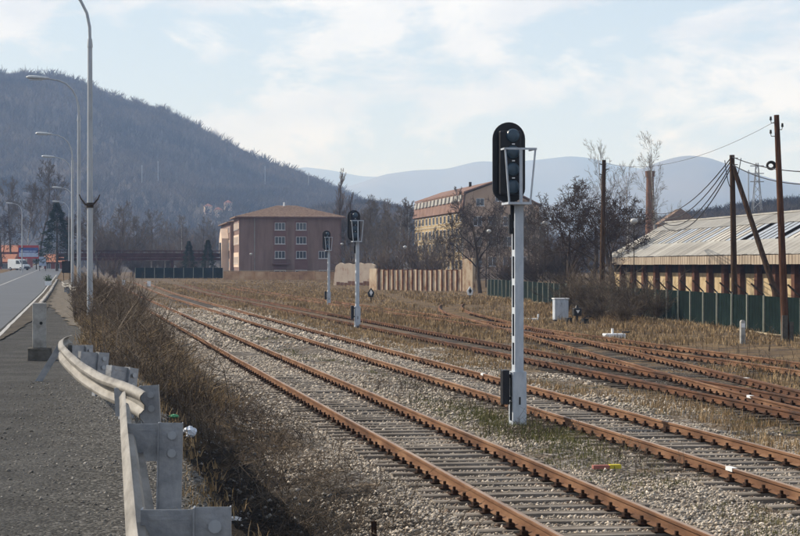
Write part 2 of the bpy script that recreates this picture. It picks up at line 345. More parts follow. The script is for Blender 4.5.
# ------------------------------------------------------------------ mesh building
class MB:
    def __init__(s): s.v = []; s.f = []
    def add(s, vs, fs):
        o = len(s.v); s.v += [tuple(x) for x in vs]; s.f += [tuple(i + o for i in f) for f in fs]; return s
    def box(s, lo, hi, M=None):
        (a, b, c), (d, e, f) = lo, hi
        vs = [Vector(p) for p in ((a, b, c), (d, b, c), (d, e, c), (a, e, c), (a, b, f), (d, b, f), (d, e, f), (a, e, f))]
        if M: vs = [M @ p for p in vs]
        return s.add(vs, [(3, 2, 1, 0), (4, 5, 6, 7), (0, 1, 5, 4), (1, 2, 6, 5), (2, 3, 7, 6), (3, 0, 4, 7)])
    def cyl(s, p0, p1, r0, r1=None, n=10):
        r1 = r0 if r1 is None else r1
        p0 = Vector(p0); p1 = Vector(p1); d = (p1 - p0).normalized()
        a = d.orthogonal().normalized(); b = d.cross(a)
        vs = []
        for p, r in ((p0, r0), (p1, r1)):
            for i in range(n):
                t = 2 * math.pi * i / n; vs.append(p + (a * math.cos(t) + b * math.sin(t)) * r)
        fs = [(i, (i + 1) % n, n + (i + 1) % n, n + i) for i in range(n)] + [tuple(range(n - 1, -1, -1)), tuple(range(n, 2 * n))]
        return s.add(vs, fs)
    def tube(s, pts, rad, n=8):
        pts = [Vector(p) for p in pts]; m = len(pts)
        rads = rad if isinstance(rad, (list, tuple)) else [rad] * m
        vs = []; a = None
        for i, p in enumerate(pts):
            d = (pts[min(i + 1, m - 1)] - pts[max(i - 1, 0)]).normalized()
            a = d.orthogonal().normalized() if a is None else (a - d * a.dot(d)).normalized()
            b = d.cross(a)
            vs += [p + (a * math.cos(2 * math.pi * k / n) + b * math.sin(2 * math.pi * k / n)) * rads[i] for k in range(n)]
        fs = [(i * n + k, i * n + (k + 1) % n, (i + 1) * n + (k + 1) % n, (i + 1) * n + k) for i in range(m - 1) for k in range(n)]
        fs += [tuple(range(n - 1, -1, -1)), tuple(range((m - 1) * n, m * n))]
        return s.add(vs, fs)
    def prism(s, pts, axis, lo, hi):
        """pts: 2-D outline; extruded along axis 0/1/2 from lo to hi"""
        n = len(pts)
        def P(a, b, h):
            return ((h, a, b), (a, h, b), (a, b, h))[axis]
        vs = [P(a, b, lo) for a, b in pts] + [P(a, b, hi) for a, b in pts]
        fs = [(i, (i + 1) % n, n + (i + 1) % n, n + i) for i in range(n)] + [tuple(range(n - 1, -1, -1)), tuple(range(n, 2 * n))]
        return s.add(vs, fs)
    def sphere(s, c, r, n=10, m=7, sx=(1, 1, 1)):
        vs = [(c[0], c[1], c[2] + r * sx[2])]
        for j in range(1, m):
            ph = math.pi * j / m
            for i in range(n):
                t = 2 * math.pi * i / n
                vs.append((c[0] + r * sx[0] * math.sin(ph) * math.cos(t), c[1] + r * sx[1] * math.sin(ph) * math.sin(t), c[2] + r * sx[2] * math.cos(ph)))
        vs.append((c[0], c[1], c[2] - r * sx[2]))
        fs = [(0, 1 + i, 1 + (i + 1) % n) for i in range(n)]
        for j in range(m - 2):
            fs += [(1 + j * n + i, 1 + (j + 1) * n + i, 1 + (j + 1) * n + (i + 1) % n, 1 + j * n + (i + 1) % n) for i in range(n)]
        l = len(vs) - 1
        fs += [(l, 1 + (m - 2) * n + (i + 1) % n, 1 + (m - 2) * n + i) for i in range(n)]
        return s.add(vs, fs)
    def mesh(s, name, m, smooth=False):
        me = bpy.data.meshes.new(name); me.from_pydata(s.v, [], s.f); me.materials.append(MATS[m]); me.update()
        import bmesh
        bm = bmesh.new(); bm.from_mesh(me); bmesh.ops.recalc_face_normals(bm, faces=bm.faces); bm.to_mesh(me); bm.free()
        if smooth:
            me.shade_smooth(); me.set_sharp_from_angle(angle=R(40))
        return me
    def build(s, name, m, parent=None, loc=None, rz=0.0, smooth=False, bevel=0):
        o = bpy.data.objects.new(name, s.mesh(name, m, smooth)); C.objects.link(o)
        if parent: o.parent = parent
        if loc is not None: o.location = loc
        o.rotation_euler.z = rz
        if bevel:
            b = o.modifiers.new('bevel', 'BEVEL'); b.width = bevel; b.segments = 2; b.limit_method = 'ANGLE'
        return o

def np_mesh(name, verts, faces, m, smooth=False):
    verts = np.asarray(verts, np.float32); faces = np.asarray(faces, np.int32)
    k = faces.shape[1]
    me = bpy.data.meshes.new(name)
    me.vertices.add(len(verts)); me.vertices.foreach_set('co', verts.ravel())
    me.loops.add(faces.size); me.loops.foreach_set('vertex_index', faces.ravel())
    me.polygons.add(len(faces))
    me.polygons.foreach_set('loop_start', np.arange(0, faces.size, k, dtype=np.int32))
    me.polygons.foreach_set('loop_total', np.full(len(faces), k, np.int32))
    me.update(calc_edges=True)
    me.materials.append(MATS[m])
    if smooth: me.shade_smooth()
    return me
def link(name, me, parent=None, loc=(0, 0, 0), rz=0.0):
    o = bpy.data.objects.new(name, me); C.objects.link(o); o.location = loc; o.rotation_euler.z = rz
    if parent: o.parent = parent
    return o
def tag(o, label=None, cat=None, group=None, kind=None):
    if label: o['label'] = label
    if cat: o['category'] = cat
    if group: o['group'] = group
    if kind: o['kind'] = kind
    return o
def thing(name, label, cat, loc=(0, 0, 0), rz=0.0, group=None):
    o = bpy.data.objects.new(name, None); C.objects.link(o); o.empty_display_size = .3
    o.location = loc; o.rotation_euler.z = rz
    return tag(o, label, cat, group)
def dup(root, loc, rz, label=None):
    r = root.copy(); C.objects.link(r); r.location = loc; r.rotation_euler.z = rz
    if label: r['label'] = label
    for ch in list(root.children):
        c = ch.copy(); C.objects.link(c); c.parent = r
        for g in list(ch.children):
            d = g.copy(); C.objects.link(d); d.parent = c
    return r

# ------------------------------------------------------------------ the ground
def road_z(v):
    return 1.1 + np.clip((np.asarray(v, float) - 130) * 0.0046, 0, 3.2)
EDGE = 1.12
def ground_z(u, v, micro=True):
    u = np.asarray(u, float); v = np.asarray(v, float)
    rz = road_z(v)
    near = 1 - sstep(24, 44, v)
    # near the camera: a steep cut to a ditch, farther off a plain slope
    wob = (fbm(v * .7, u * 0 + 3.3, 3) - .5) * .35
    e = EDGE + wob * .5
    zn = np.where(u < e, rz, np.where(u < e + .45, rz + (-.42 - rz) * sstep(e, e + .45, u), -.42 + .42 * sstep(1.7, 3.9, u)))
    zf = rz + (0 - rz) * sstep(EDGE, 3.6, u)
    z = zn * near + zf * (1 - near)
    yard = .75 * sstep(170, 330, v) + .0 * u
    right = sstep(21, 30, u) * .12 * (1 - sstep(150, 250, v))
    z = z + np.where(u > 1.0, (yard + right) * sstep(1.0, 3.6, u), 0)
    if micro:
        a = np.where(u > e + .1, 1.0, 0.0)
        z = z + a * ((fbm(u * 1.3, v * 1.3, 4) - .5) * .10 + (fbm(u * 6, v * 6, 2) - .5) * .05) * (1 - sstep(120, 300, v))
        # keep the ballast under the sleepers level
        for tu in (5.63, 9.55, 14.1):
            k = np.clip(1.6 - np.abs(u - tu), 0, .4) / .4
            z = np.where(u > 3, z * (1 - k) + k * (yard - .025 + .03 * sstep(38, 60, v)), z)
    z = np.where(u < e, rz - .03, z)
    return z
us = np.concatenate([-np.geomspace(9000, 12, 26), np.arange(-10, 1.0, 1.0), np.arange(1.0, 4, .09), np.arange(4, 12, .14), np.arange(12, 31, .4), np.geomspace(32, 9000, 36)])
vs_ = np.concatenate([[-60, -20, 0], np.arange(4, 46, .17), np.geomspace(46.5, 400, 200), np.geomspace(420, 12500, 40)])
U, V = np.meshgrid(us, vs_)
Z = ground_z(U, V)
Z = np.where(V > 700, Z - .3, Z)
nu, nv = len(us), len(vs_)
ii = (np.arange(nv - 1)[:, None] * nu + np.arange(nu - 1)[None, :]).ravel()
faces = np.stack([ii, ii + 1, ii + 1 + nu, ii + nu], 1)
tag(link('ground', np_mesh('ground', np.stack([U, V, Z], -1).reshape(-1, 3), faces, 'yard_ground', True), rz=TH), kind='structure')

def strip(name, u0, u1, v0, v1, dz, m, nvs=60, nus=2, wob0=0, wob1=0, taper=0):
    vv = np.geomspace(v0 + 30, v1 + 30, nvs) - 30
    vs2 = []; fs = []
    for j, v in enumerate(vv):
        a = u0 + wob0 * (float(fbm(v * 1.3, 2.2, 4)) - .5); b = u1 + wob1 * (float(fbm(v * 1.9, 9.7, 4)) - .5)
        if taper:
            k_ = min(1.0, (v - v0) / taper) ** .7 * min(1.0, (v1 - v) / taper); c_ = b if name == 'verge' else a; a = c_ + (a - c_) * k_; b = c_ + (b - c_) * k_
        for i in range(nus):
            vs2.append((a + (b - a) * i / (nus - 1), v, float(road_z(v)) + dz))
    for j in range(nvs - 1):
        for i in range(nus - 1):
            k = j * nus + i; fs.append((k, k + 1, k + nus + 1, k + nus))
    return tag(link(name, np_mesh(name, vs2, fs, m), rz=TH), kind='structure')
strip('road', -10.2, -1.5, -24, 700, 0.0, 'asphalt_road', 120)
# shoulder slab with a broken edge towards the ditch
vs2 = []; fs = []; k = 0
svs = np.concatenate([np.arange(-6, 60, .22), np.geomspace(60.3, 190, 90)])
for j, v in enumerate(svs):
    e = EDGE - .02 + .16 * (float(fbm(v * 1.6, 5.5, 4)) - .5) * 2
    z = float(road_z(v))
    prof = [(-1.95, z + .004), (-.6, z + .012), (.4, z + .02), (e - .05, z + .012), (e, z - .03), (e + .02, z - .2), (e - .02, z - .45)]
    vs2 += [(a, v, b + .012 * (float(vnoise(a * 7, v * 7)) - .5)) for a, b in prof]
n = 7
for j in range(len(svs) - 1):
    for i in range(n - 1):
        k = j * n + i; fs.append((k, k + 1, k + n + 1, k + n))
tag(link('shoulder', np_mesh('shoulder', vs2, fs, 'shoulder_tarmac', True), rz=TH), kind='structure')
strip('edge_line', -1.86, -1.75, -24, 260, .014, 'line_paint', 200, wob0=.04, wob1=.04)
strip('gutter', -1.72, -.95, 46, 230, .033, 'gutter_dirt', 160, wob0=.12, wob1=.5, taper=30)
strip('verge', -1.0, .95, 44, 230, .037, 'verge_gravel', 220, wob0=.8, wob1=.4, taper=45)
strip('lane_line', -5.9, -5.78, 100, 600, .006, 'line_paint', 60)

# ------------------------------------------------------------------ hills
def ridge(name, d, pts, depth, m, base=0.0, rough=.05, back=1.2, nx=220, ny=60, seed=0, label=None):
    """terrain whose skyline, seen from the yard, follows pts; foot at depth in front of the crest"""
    xs = np.array([p[0] for p in pts], float); ys = np.array([p[1] for p in pts], float)
    X = np.linspace((xs[0] - 400) * d / F, (xs[-1] - 400) * d / F, nx)
    H = np.interp(X * F / d + 400, xs, HC - (ys - 266) * d / F)
    ker = np.ones(5) / 5; H = np.convolve(np.pad(H, 2, mode='edge'), ker, 'valid')
    t = np.linspace(-1, back, ny)
    XX, TT = np.meshgrid(X, t)
    prof = np.where(TT < 0, 1 - np.abs(TT) ** 1.35, 1 - .55 * np.abs(TT) ** 1.5)
    nz = fbm(XX / depth * 3.2 + seed, TT * 2.4 + seed, 5) - .5
    ZZ = np.maximum(H[None, :], 0) * prof + H.max() * rough * 4 * nz * np.abs(TT) ** .8 * (1 - np.abs(np.clip(TT, -1, 1)) ** 6)
    YY = d + TT * depth
    ZZ = np.where(TT <= -.98, -3, ZZ) + base * 0
    ii = (np.arange(ny - 1)[:, None] * nx + np.arange(nx - 1)[None, :]).ravel()
    fc = np.stack([ii, ii + 1, ii + 1 + nx, ii + nx], 1)
    o = link(name, np_mesh(name, np.stack([XX, YY, ZZ], -1).reshape(-1, 3), fc, m, True))
    tag(o, label, 'hill' if label else None, kind='structure')
    return X, t, ZZ, d, depth
big = ridge('hill', 1900, [(-420, 155), (-250, 105), (-90, 83), (0, 84), (40, 82), (75, 88), (120, 107), (165, 119), (205, 139), (245, 161), (275, 174), (300, 182), (330, 196), (355, 207), (380, 220), (420, 240), (470, 258), (500, 266)], 720, 'forest_floor', rough=.15, seed=4.2)
low = ridge('hill', 1100, [(60, 262), (110, 254), (170, 244), (225, 236), (280, 226), (330, 214), (365, 210), (400, 216), (450, 230), (520, 244), (600, 254), (680, 264)], 330, 'forest_floor', rough=.05, seed=9.1, nx=150, ny=40)
rgt = ridge('hill', 640, [(560, 262), (610, 240), (650, 230), (690, 222), (740, 214), (800, 207), (880, 200), (1000, 190), (1200, 186)], 240, 'forest_floor', rough=.04, seed=2.3, nx=150, ny=40)
ridge('mountain', 6200, [(400, 262), (500, 225), (580, 192), (625, 176), (655, 163), (675, 157), (690, 155), (706, 157), (722, 163), (745, 172), (770, 180), (800, 186), (860, 196), (960, 190), (1100, 200)], 1400, 'hill_far', rough=.1, seed=1.1, nx=260)
ridge('mountain', 8600, [(200, 215), (300, 196), (350, 186), (385, 174), (415, 170), (445, 169), (478, 161), (505, 162), (535, 160), (570, 156), (590, 158), (615, 165), (650, 170), (720, 184), (820, 200), (950, 210)], 1500, 'hill_far', rough=.09, seed=7.7, nx=260)
ridge('mountain', 11000, [(100, 200), (220, 180), (285, 170), (305, 167), (330, 170), (360, 176), (400, 178), (470, 182), (560, 190)], 1300, 'hill_far', rough=.04, seed=3.7)

def hill_z(rg, x, y):
    X, t, ZZ, d, depth = rg
    tt = (y - d) / depth
    if not (X[0] <= x <= X[-1] and t[0] <= tt <= t[-1]): return -99.0
    ix = min((x - X[0]) / (X[1] - X[0]), len(X) - 1.001); it = min((tt - t[0]) / (t[1] - t[0]), len(t) - 1.001)
    i, j = int(ix), int(it); f, g = ix - i, it - j
    return float((ZZ[j, i] * (1 - f) + ZZ[j, i + 1] * f) * (1 - g) + (ZZ[j + 1, i] * (1 - f) + ZZ[j + 1, i + 1] * f) * g)
def on_hill(x, y, d0=600):
    """first point of the terrain met along the sight line through (x, y)"""
    for d in range(d0, 2400, 4):
        p = at(x, y, d)
        z = max(hill_z(big, p.x, d), hill_z(low, p.x, d), 0.0)
        if z >= p.z: return p.x, float(d), z
    return p.x, float(d), p.z
def tubes(A, B, ra, rb, k=3):
    A = np.asarray(A, float); B = np.asarray(B, float); ra = np.asarray(ra, float); rb = np.asarray(rb, float)
    d = B - A; d /= np.linalg.norm(d, axis=1, keepdims=True) + 1e-9
    h = np.where(np.abs(d[:, 2:3]) < .9, np.array([[0, 0, 1.0]]), np.array([[1.0, 0, 0]]))
    a = np.cross(d, h); a /= np.linalg.norm(a, axis=1, keepdims=True) + 1e-9
    b = np.cross(d, a)
    n = len(A); vs = np.empty((n, 2 * k, 3))
    for i in range(k):
        t = 2 * math.pi * i / k; o = a * math.cos(t) + b * math.sin(t)
        vs[:, i] = A + o * ra[:, None]; vs[:, k + i] = B + o * rb[:, None]
    f = np.array([(i, (i + 1) % k, k + (i + 1) % k, k + i) for i in range(k)])
    fs = (np.arange(n)[:, None, None] * 2 * k + f[None]).reshape(-1, 4)
    return vs.reshape(-1, 3), fs

def forest(name, rg, count, h0, h1, label, tmin=-.95, m='forest', stems=13, xr=None, crest=.25):
    X, t, ZZ, d, depth = rg
    cx = npr.uniform(X[0] if xr is None else xr[0], X[-1] if xr is None else xr[1], count)
    ct = np.where(npr.random(count) < crest, npr.normal(.0, .03, count), npr.uniform(tmin, .06, count))
    ix = np.clip((cx - X[0]) / (X[1] - X[0]), 0, len(X) - 1.001); it = np.clip((ct - t[0]) / (t[1] - t[0]), 0, len(t) - 1.001)
    i0 = ix.astype(int); j0 = it.astype(int); fx = ix - i0; ft = it - j0
    z = (ZZ[j0, i0] * (1 - fx) + ZZ[j0, i0 + 1] * fx) * (1 - ft) + (ZZ[j0 + 1, i0] * (1 - fx) + ZZ[j0 + 1, i0 + 1] * fx) * ft
    y = d + ct * depth
    base = np.stack([cx, y, z - .5], 1)
    h = npr.uniform(h0, h1, count)
    A = []; B = []; r0 = []; r1 = []
    for s in range(stems):
        fr = npr.uniform(.0, .55, count) if s else np.zeros(count)
        ang = npr.uniform(0, 6.283, count); sp = npr.uniform(.15, .46, count) * (1 if s else .1)
        a = base + np.stack([np.zeros(count), np.zeros(count), h * fr], 1)
        ln = h * (1 - fr) * npr.uniform(.65, 1.0, count)
        b = a + np.stack([np.cos(ang) * sp * h, np.sin(ang) * sp * h, ln * (.75 if s else 1)], 1)
        A.append(a); B.append(b); w = .2 if s == 0 else .2
        r0.append(np.full(count, w) * h / 10 * npr.uniform(.7, 1.6, count)); r1.append(np.full(count, .07) * h / 10)
    A = np.stack(A, 1).reshape(-1, 3); B = np.stack(B, 1).reshape(-1, 3)
    vs2, fs = tubes(A, B, np.stack(r0, 1).ravel(), np.stack(r1, 1).ravel())
    return tag(link(name, np_mesh(name, vs2, fs, m)), label, 'forest', kind='stuff')
forest('hillside_forest', big, 21000, 7, 12, 'bare leafless forest covering the big hill on the left', xr=(-560, 150), stems=10, crest=.14)
forest('hillside_forest', big, 420, 12, 19, 'sparse taller bare trees standing along the crest of the big hill', xr=(-560, 150), stems=16, crest=1.0)
forest('hillside_forest', low, 5500, 6, 10, 'bare wood on the low hill behind the pink and yellow buildings', xr=(-200, 130))
forest('hillside_forest', rgt, 2600, 3, 6, 'bare trees along the low ridge behind the warehouse', xr=(40, 150), tmin=-.6)

# ------------------------------------------------------------------ railway tracks
RAIL = [(-.063, 0), (.063, 0), (.063, .012), (.012, .03), (.009, .1), (.034, .112), (.035, .14), (.028, .147), (-.028, .147), (-.035, .14), (-.034, .112), (-.009, .1), (-.012, .03), (-.063, .012)]
def rail_mesh(path, off, z0):
    """path: (u,v) centreline points; off: lateral distance of this rail"""
    n = len(RAIL); vs2 = []; fs = []
    for i, (a, b) in enumerate(path):
        a0, b0 = path[max(i - 1, 0)]; a1, b1 = path[min(i + 1, len(path) - 1)]
        d = Vector((a1 - a0, b1 - b0)).normalized(); nx, ny = d.y, -d.x
        jig = .006 * (float(vnoise(b * .5, a + off)) - .5)
        zz = z0 + float(yard_lift(b)) + .012 * (float(vnoise(b * .25, off + 3)) - .5)
        for (x, z) in RAIL:
            vs2.append((a + nx * (off + x + jig), b + ny * (off + x + jig), zz + z))
    for i in range(len(path) - 1):
        for k in range(n):
            fs.append((i * n + k, i * n + (k + 1) % n, (i + 1) * n + (k + 1) % n, (i + 1) * n + k))
    mb = MB(); mb.v = vs2; mb.f = fs + [tuple(range(n)), tuple(range((len(path) - 1) * n, len(path) * n))]
    return mb
def yard_lift(v): return .75 * sstep(170, 330, v)
def sleeper_mesh(length, seed, m):
    r = random.Random(seed); vs2 = []; fs = []; n = 5
    for i in range(n):
        x = -length / 2 + length * i / (n - 1); w = .12 + r.uniform(-.012, .012); o = r.uniform(-.008, .008); h = .02 + r.uniform(-.006, .008)
        vs2 += [(x, o - w, -.1), (x, o - w + .008, h - .006), (x, o - w + .02, h), (x, o + w - .02, h), (x, o + w - .008, h - .006), (x, o + w, -.1)]
    for i in range(n - 1):
        for k in range(5):
            fs.append((i * 6 + k, i * 6 + k + 1, (i + 1) * 6 + k + 1, (i + 1) * 6 + k))
    fs += [(0, 1, 2, 3, 4, 5), tuple((n - 1) * 6 + k for k in (5, 4, 3, 2, 1, 0))]
    mb = MB(); mb.v = vs2; mb.f = fs
    return mb.mesh('sleeper', m)
SL = [sleeper_mesh(2.5, s, 'sleeper_wood') for s in range(5)]
SLD = [sleeper_mesh(2.5, s + 9, 'timber_dark') for s in range(4)]
SPC = .62
def clip_geo(mb, u, v, ang, z0):
    ca, sa = math.cos(ang), math.sin(ang)
    M = Matrix.Translation((u, v, z0)) @ Matrix.Rotation(ang, 4, 'Z')
    mb.box((-.17, -.075, 0), (.17, .075, .014), M)
    for s in (-1, 1):
        mb.box((s * .095 - .035, -.055, .014), (s * .095 + .035, .055, .05), M)
        mb.box((s * .1 - .016, -.022, .05), (s * .1 + .016, .022, .095), M)
def track(label, path_f, v0, v1, vnear, rm, sleepers, skip=(), zoff=0.0, group='rusty railway tracks in the yard', step=2.0, half=.752, v0l=None, v0r=None, clipmax=110):
    root = thing('railway_track', label, 'railway track', (0, 0, 0), TH, group)
    def pth(a):
        vv = list(np.arange(a, v1, step)) + [v1]
        return [(path_f(v), v) for v in vv]
    rail_mesh(pth(v0l or v0), -half, .034 + zoff).build('rail', rm, root, smooth=True)
    rail_mesh(pth(v0r or v0), half, .034 + zoff).build('rail', rm, root, smooth=True)
    if rm == 'rust_rail' and zoff == 0.0 and sleepers is SL:
        global RAIL
        full = RAIL; RAIL = [(-.024, .1465), (.024, .1465), (.022, .1492), (-.022, .1492)]
        for o_, a_ in zip((-half, half), (v0, v0)): rail_mesh(pth(a_), o_, .034).build('running_surface', 'rail_top', root)
        RAIL = full
    far = MB(); clips = MB(); v = v0 + .3; i = 0
    while v < v1:
        if not any(a < v < b for a, b in skip):
            u = path_f(v); sl = (path_f(v + .5) - path_f(v - .5)); ang = -math.atan(sl)
            vz = float(yard_lift(v))
            if v < vnear:
                o = bpy.data.objects.new('sleeper', rnd.choice(sleepers)); C.objects.link(o); o.parent = root
                o.location = (u + rnd.uniform(-.04, .04), v + rnd.uniform(-.03, .03), vz + rnd.uniform(-.02, .006)); o.rotation_euler.z = ang + rnd.uniform(-.012, .012)
            elif v < 190 and sleepers is SL:
                M = Matrix.Translation((u, v, vz)) @ Matrix.Rotation(ang, 4, 'Z')
                far.box((-1.25, -.12, -.1), (1.25, .12, .02), M)
            if v < clipmax:
                for s in (-1, 1):
                    clip_geo(clips, u + s * half * math.cos(ang), v + s * half * math.sin(ang), ang, vz + .02 + zoff)
        v += SPC; i += 1
    if far.v: tag(far.build('far_sleepers', 'sleeper_wood' if sleepers is SL else 'timber_dark', root), kind='stuff')
    if clips.v: tag(clips.build('rail_clips', 'rust_clip', root), kind='stuff')
    return root
T1, T2, T3, T5 = 5.63, 9.55, 14.1, 19.5
SLP = .1077
def t4(v):
    line = 16.4 + (v - 53) * SLP
    # leaves track 3 on a curve near v = 24..40
    a, b = 22.0, 41.2
    if v < a: return T3
    if v < b:
        t = (v - a) / (b - a); return T3 + (16.4 + (b - 53) * SLP - T3) * t * t
    if v > 104: return 16.4 + (v - 53) * SLP + .0022 * (v - 104) ** 2
    return line
t1 = track('nearest railway track with two bright orange rusty rails, closest to the crash barrier', lambda v: T1, 4, 270, 75, 'rust_rail', SL)
t2 = track('second railway track, running just behind the large foreground signal', lambda v: T2, 6, 270, 75, 'rust_rail', SL)
t3 = track('third railway track, with dark rails, meeting the crossover at the right edge', lambda v: T3, 10, 250, 80, 'dark_rail', SLD, skip=[(21, 56)])
t4r = track('crossover track slanting from the third track towards the white cabinet', t4, 24, 150, 95, 'rust_rail', SLD, skip=[(20, 56), (66, 99)], zoff=.004, v0l=29.5, v0r=29.5)
t5 = track('farthest overgrown railway track, half buried in dry grass before the green fence', lambda v: T5, 14, 230, 60, 'rust_rail', SLD, skip=[(66, 99)])
# long turnout timbers that carry two tracks at once
def timbers(root, fa, fb, v0, v1):
    v = v0
    while v < v1:
        a, b = min(fa(v), fb(v)) - 1.3, max(fa(v), fb(v)) + 1.3
        o = bpy.data.objects.new('timber', rnd.choice(SLD)); C.objects.link(o); o.parent = root
        o.location = ((a + b) / 2, v, rnd.uniform(-.012, .004)); o.scale.x = (b - a) / 2.5; o.rotation_euler.z = rnd.uniform(-.006, .006)
        v += SPC
cl = MB()
timbers(t4r, lambda v: T3, t4, 21.3, 56)
timbers(t4r, lambda v: T5, t4, 66.3, 99)
v = 21.3
while v < 56:
    for s in (-1, 1):
        clip_geo(cl, T3 + s * .752, v, 0, .02)
        if v > 30: clip_geo(cl, t4(v) + s * .752, v, -.1, .024)
    v += SPC
v = 66.3
while v < 99:
    for s in (-1, 1):
        clip_geo(cl, T5 + s * .752, v, 0, .02); clip_geo(cl, t4(v) + s * .752, v, -.1, .024)
    v += SPC
tag(cl.build('turnout_clips', 'rust_clip', t4r), kind='stuff')
# check rails and point rods of the turnout
for (fn, off, a, b) in ((lambda v: T3, -.69, 40, 50), (t4, .69, 39, 49), (lambda v: T3, .69, 26, 36), (lambda v: T5, -.69, 78, 88), (t4, .69, 76, 87)):
    rail_mesh([(fn(v), v) for v in np.arange(a, b, 1.0)], off - math.copysign(.0, off), .037).build('check_rail', 'dark_rail', t4r, smooth=True)
for (v, ua, ub) in ((24.6, 13.2, 15.3), (27.0, 13.2, 15.6), (94, 19, 24), (96, 19, 23)):
    MB().cyl((ua, v, .06), (ub, v, .06), .018).build('point_rod', 'rust_clip', t4r)
# whitewashed bits of rail at the clearance points
for (root, u, v) in ((t2, T2 - .752, 24.5), (t2, T2 + .752, 47.0), (t4r, t4(38.0) - .752, 38.0), (t4r, t4(44.0) + .752, 44.0)):
    MB().box((u - .037, v - .13, .1825), (u + .03, v + .13, .187)).box((u - .042, v - .13, .135), (u - .0375, v + .13, .187)).build('white_rail_mark', 'white_paint', root)

# ------------------------------------------------------------------ ballast, grit, grass
def stones(name, n, ufn, vfn, r0, r1, m, label, avoid=True, zfn=None, keep=None):
    u = ufn(n); v = vfn(n)
    k = np.ones(n, bool)
    if avoid:
        for tu in (T1, T2, T3):
            for s in (-.752, .752): k &= np.abs(u - tu - s) > .085
        ph = np.abs(((v - 4.3) / SPC + .5) % 1 - .5) * SPC      # thin out on top of the sleepers
        on = ph < .13
        for tu in (T1, T2):
            k &= ~((np.abs(u - tu) < 1.0) & on & (npr.random(n) < np.where(v < 30, .6, .35)))
    if keep is not None: k &= keep(u, v)
    u = u[k]; v = v[k]; n = len(u)
    z = ground_z(u, v) if zfn is None else zfn(u, v)
    r = npr.uniform(r0, r1, n) * npr.choice([.7, 1, 1, 1.35], n)
    base = np.array([(1, 0, 0), (-1, 0, 0), (0, 1, 0), (0, -1, 0), (0, 0, 1), (0, 0, -1)], float)
    P = base[None] * npr.uniform(.65, 1.25, (n, 6, 1)) + npr.normal(0, .22, (n, 6, 3))
    P[:, :, 2] *= .72
    a = npr.uniform(0, 6.283, n); ca, sa = np.cos(a)[:, None], np.sin(a)[:, None]
    x = P[:, :, 0] * ca - P[:, :, 1] * sa; y = P[:, :, 0] * sa + P[:, :, 1] * ca
    P[:, :, 0] = x; P[:, :, 1] = y
    P = P * r[:, None, None] + np.stack([u, v, z + r * .25], 1)[:, None]
    f = np.array([(0, 2, 4), (2, 1, 4), (1, 3, 4), (3, 0, 4), (2, 0, 5), (1, 2, 5), (3, 1, 5), (0, 3, 5)])
    fs = (np.arange(n)[:, None, None] * 6 + f[None]).reshape(-1, 3)
    return tag(link(name, np_mesh(name, P.reshape(-1, 3), fs, m), rz=TH), label, 'gravel', kind='stuff')
U_ = lambda a, b: (lambda n: npr.uniform(a, b, n))
def gk(u, v):      # leave bare soil patches between the tracks
    f = fbm(u * .55 + 3, v * .35, 4)
    p = np.where((u > 7.2) & (u < 8.6), .47, np.where(u > 11.2, .6, np.where(u < 4.0, np.where(v < 34, .56, .5), .3)))
    return f > p - npr.random(len(u)) * .12
stones('ballast_stones', 92000, U_(3.0, 12.0), U_(9, 34), .012, .027, 'stone', 'pale ballast stones around the nearest two tracks', keep=gk)
stones('ballast_stones', 42000, U_(3.0, 13.0), U_(34, 66), .02, .038, 'stone', 'ballast stones farther along the nearest tracks', keep=gk)
stones('ballast_stones', 15000, U_(3.4, 12.0), U_(66, 130), .04, .07, 'stone', 'ballast of the nearest two tracks in the middle distance', keep=gk)
stones('ballast_stones', 20000, U_(11.8, 22.0), U_(14, 60), .013, .03, 'gravel_small', 'sparse dirty ballast beside the turnout', avoid=False, keep=lambda u, v: fbm(u * .6, v * .4, 3) > .52)
stones('ballast_stones', 26000, lambda n: npr.choice([T1 - .752, T1 + .752, T2 - .752, T2 + .752], n) + npr.normal(0, .22, n), U_(9, 55), .012, .03, 'rusty_stone', 'rust brown ballast stones close to the rails')
stones('loose_grit', 9000, lambda n: EDGE - .05 - np.abs(npr.normal(0, .75, n)), U_(6, 30), .006, .017, 'gravel_small', 'loose grit scattered along the shoulder under the crash barrier', avoid=False, zfn=lambda u, v: road_z(v) + .012 + u * 0)
stones('ditch_rubble', 1200, U_(1.3, 3.4), U_(9, 40), .012, .045, 'gravel_small', 'small dark rubble in the ditch below the shoulder', avoid=False)

def blades(name, u, v, h, w, m, label, lean=.5, zfn=None):
    n = len(u)
    z = (ground_z(u, v) if zfn is None else zfn(u, v)) - .01
    a = npr.uniform(0, 6.283, n); b = npr.uniform(0, 6.283, n); l = npr.uniform(.1, lean, n) * h
    c = np.stack([u, v, z], 1); wx = np.stack([np.cos(a) * w, np.sin(a) * w, np.zeros(n)], 1)
    mid = c + np.stack([np.cos(b) * l * .35, np.sin(b) * l * .35, h * .6], 1)
    tip = c + np.stack([np.cos(b) * l, np.sin(b) * l, h * npr.uniform(.8, 1, n)], 1)
    vs2 = np.stack([c - wx, c + wx, mid + wx * .6, mid - wx * .6, tip], 1).reshape(-1, 3)
    k = np.arange(n)[:, None] * 5
    f = np.concatenate([k + np.array([[0, 1, 2]]), k + np.array([[0, 2, 3]]), k + np.array([[3, 2, 4]])])
    return tag(link(name, np_mesh(name, vs2, f, m), rz=TH), label, 'grass', kind='stuff')
def tufts(n, ufn, vfn, per, sp, keep=None):
    u = ufn(n); v = vfn(n)
    if keep is not None:
        k = keep(u, v); u = u[k]; v = v[k]
    u = np.repeat(u, per); v = np.repeat(v, per); s = sp * np.abs(npr.normal(0, 1, len(u))); a = npr.uniform(0, 6.283, len(u))
    return u + s * np.cos(a), v + s * np.sin(a)
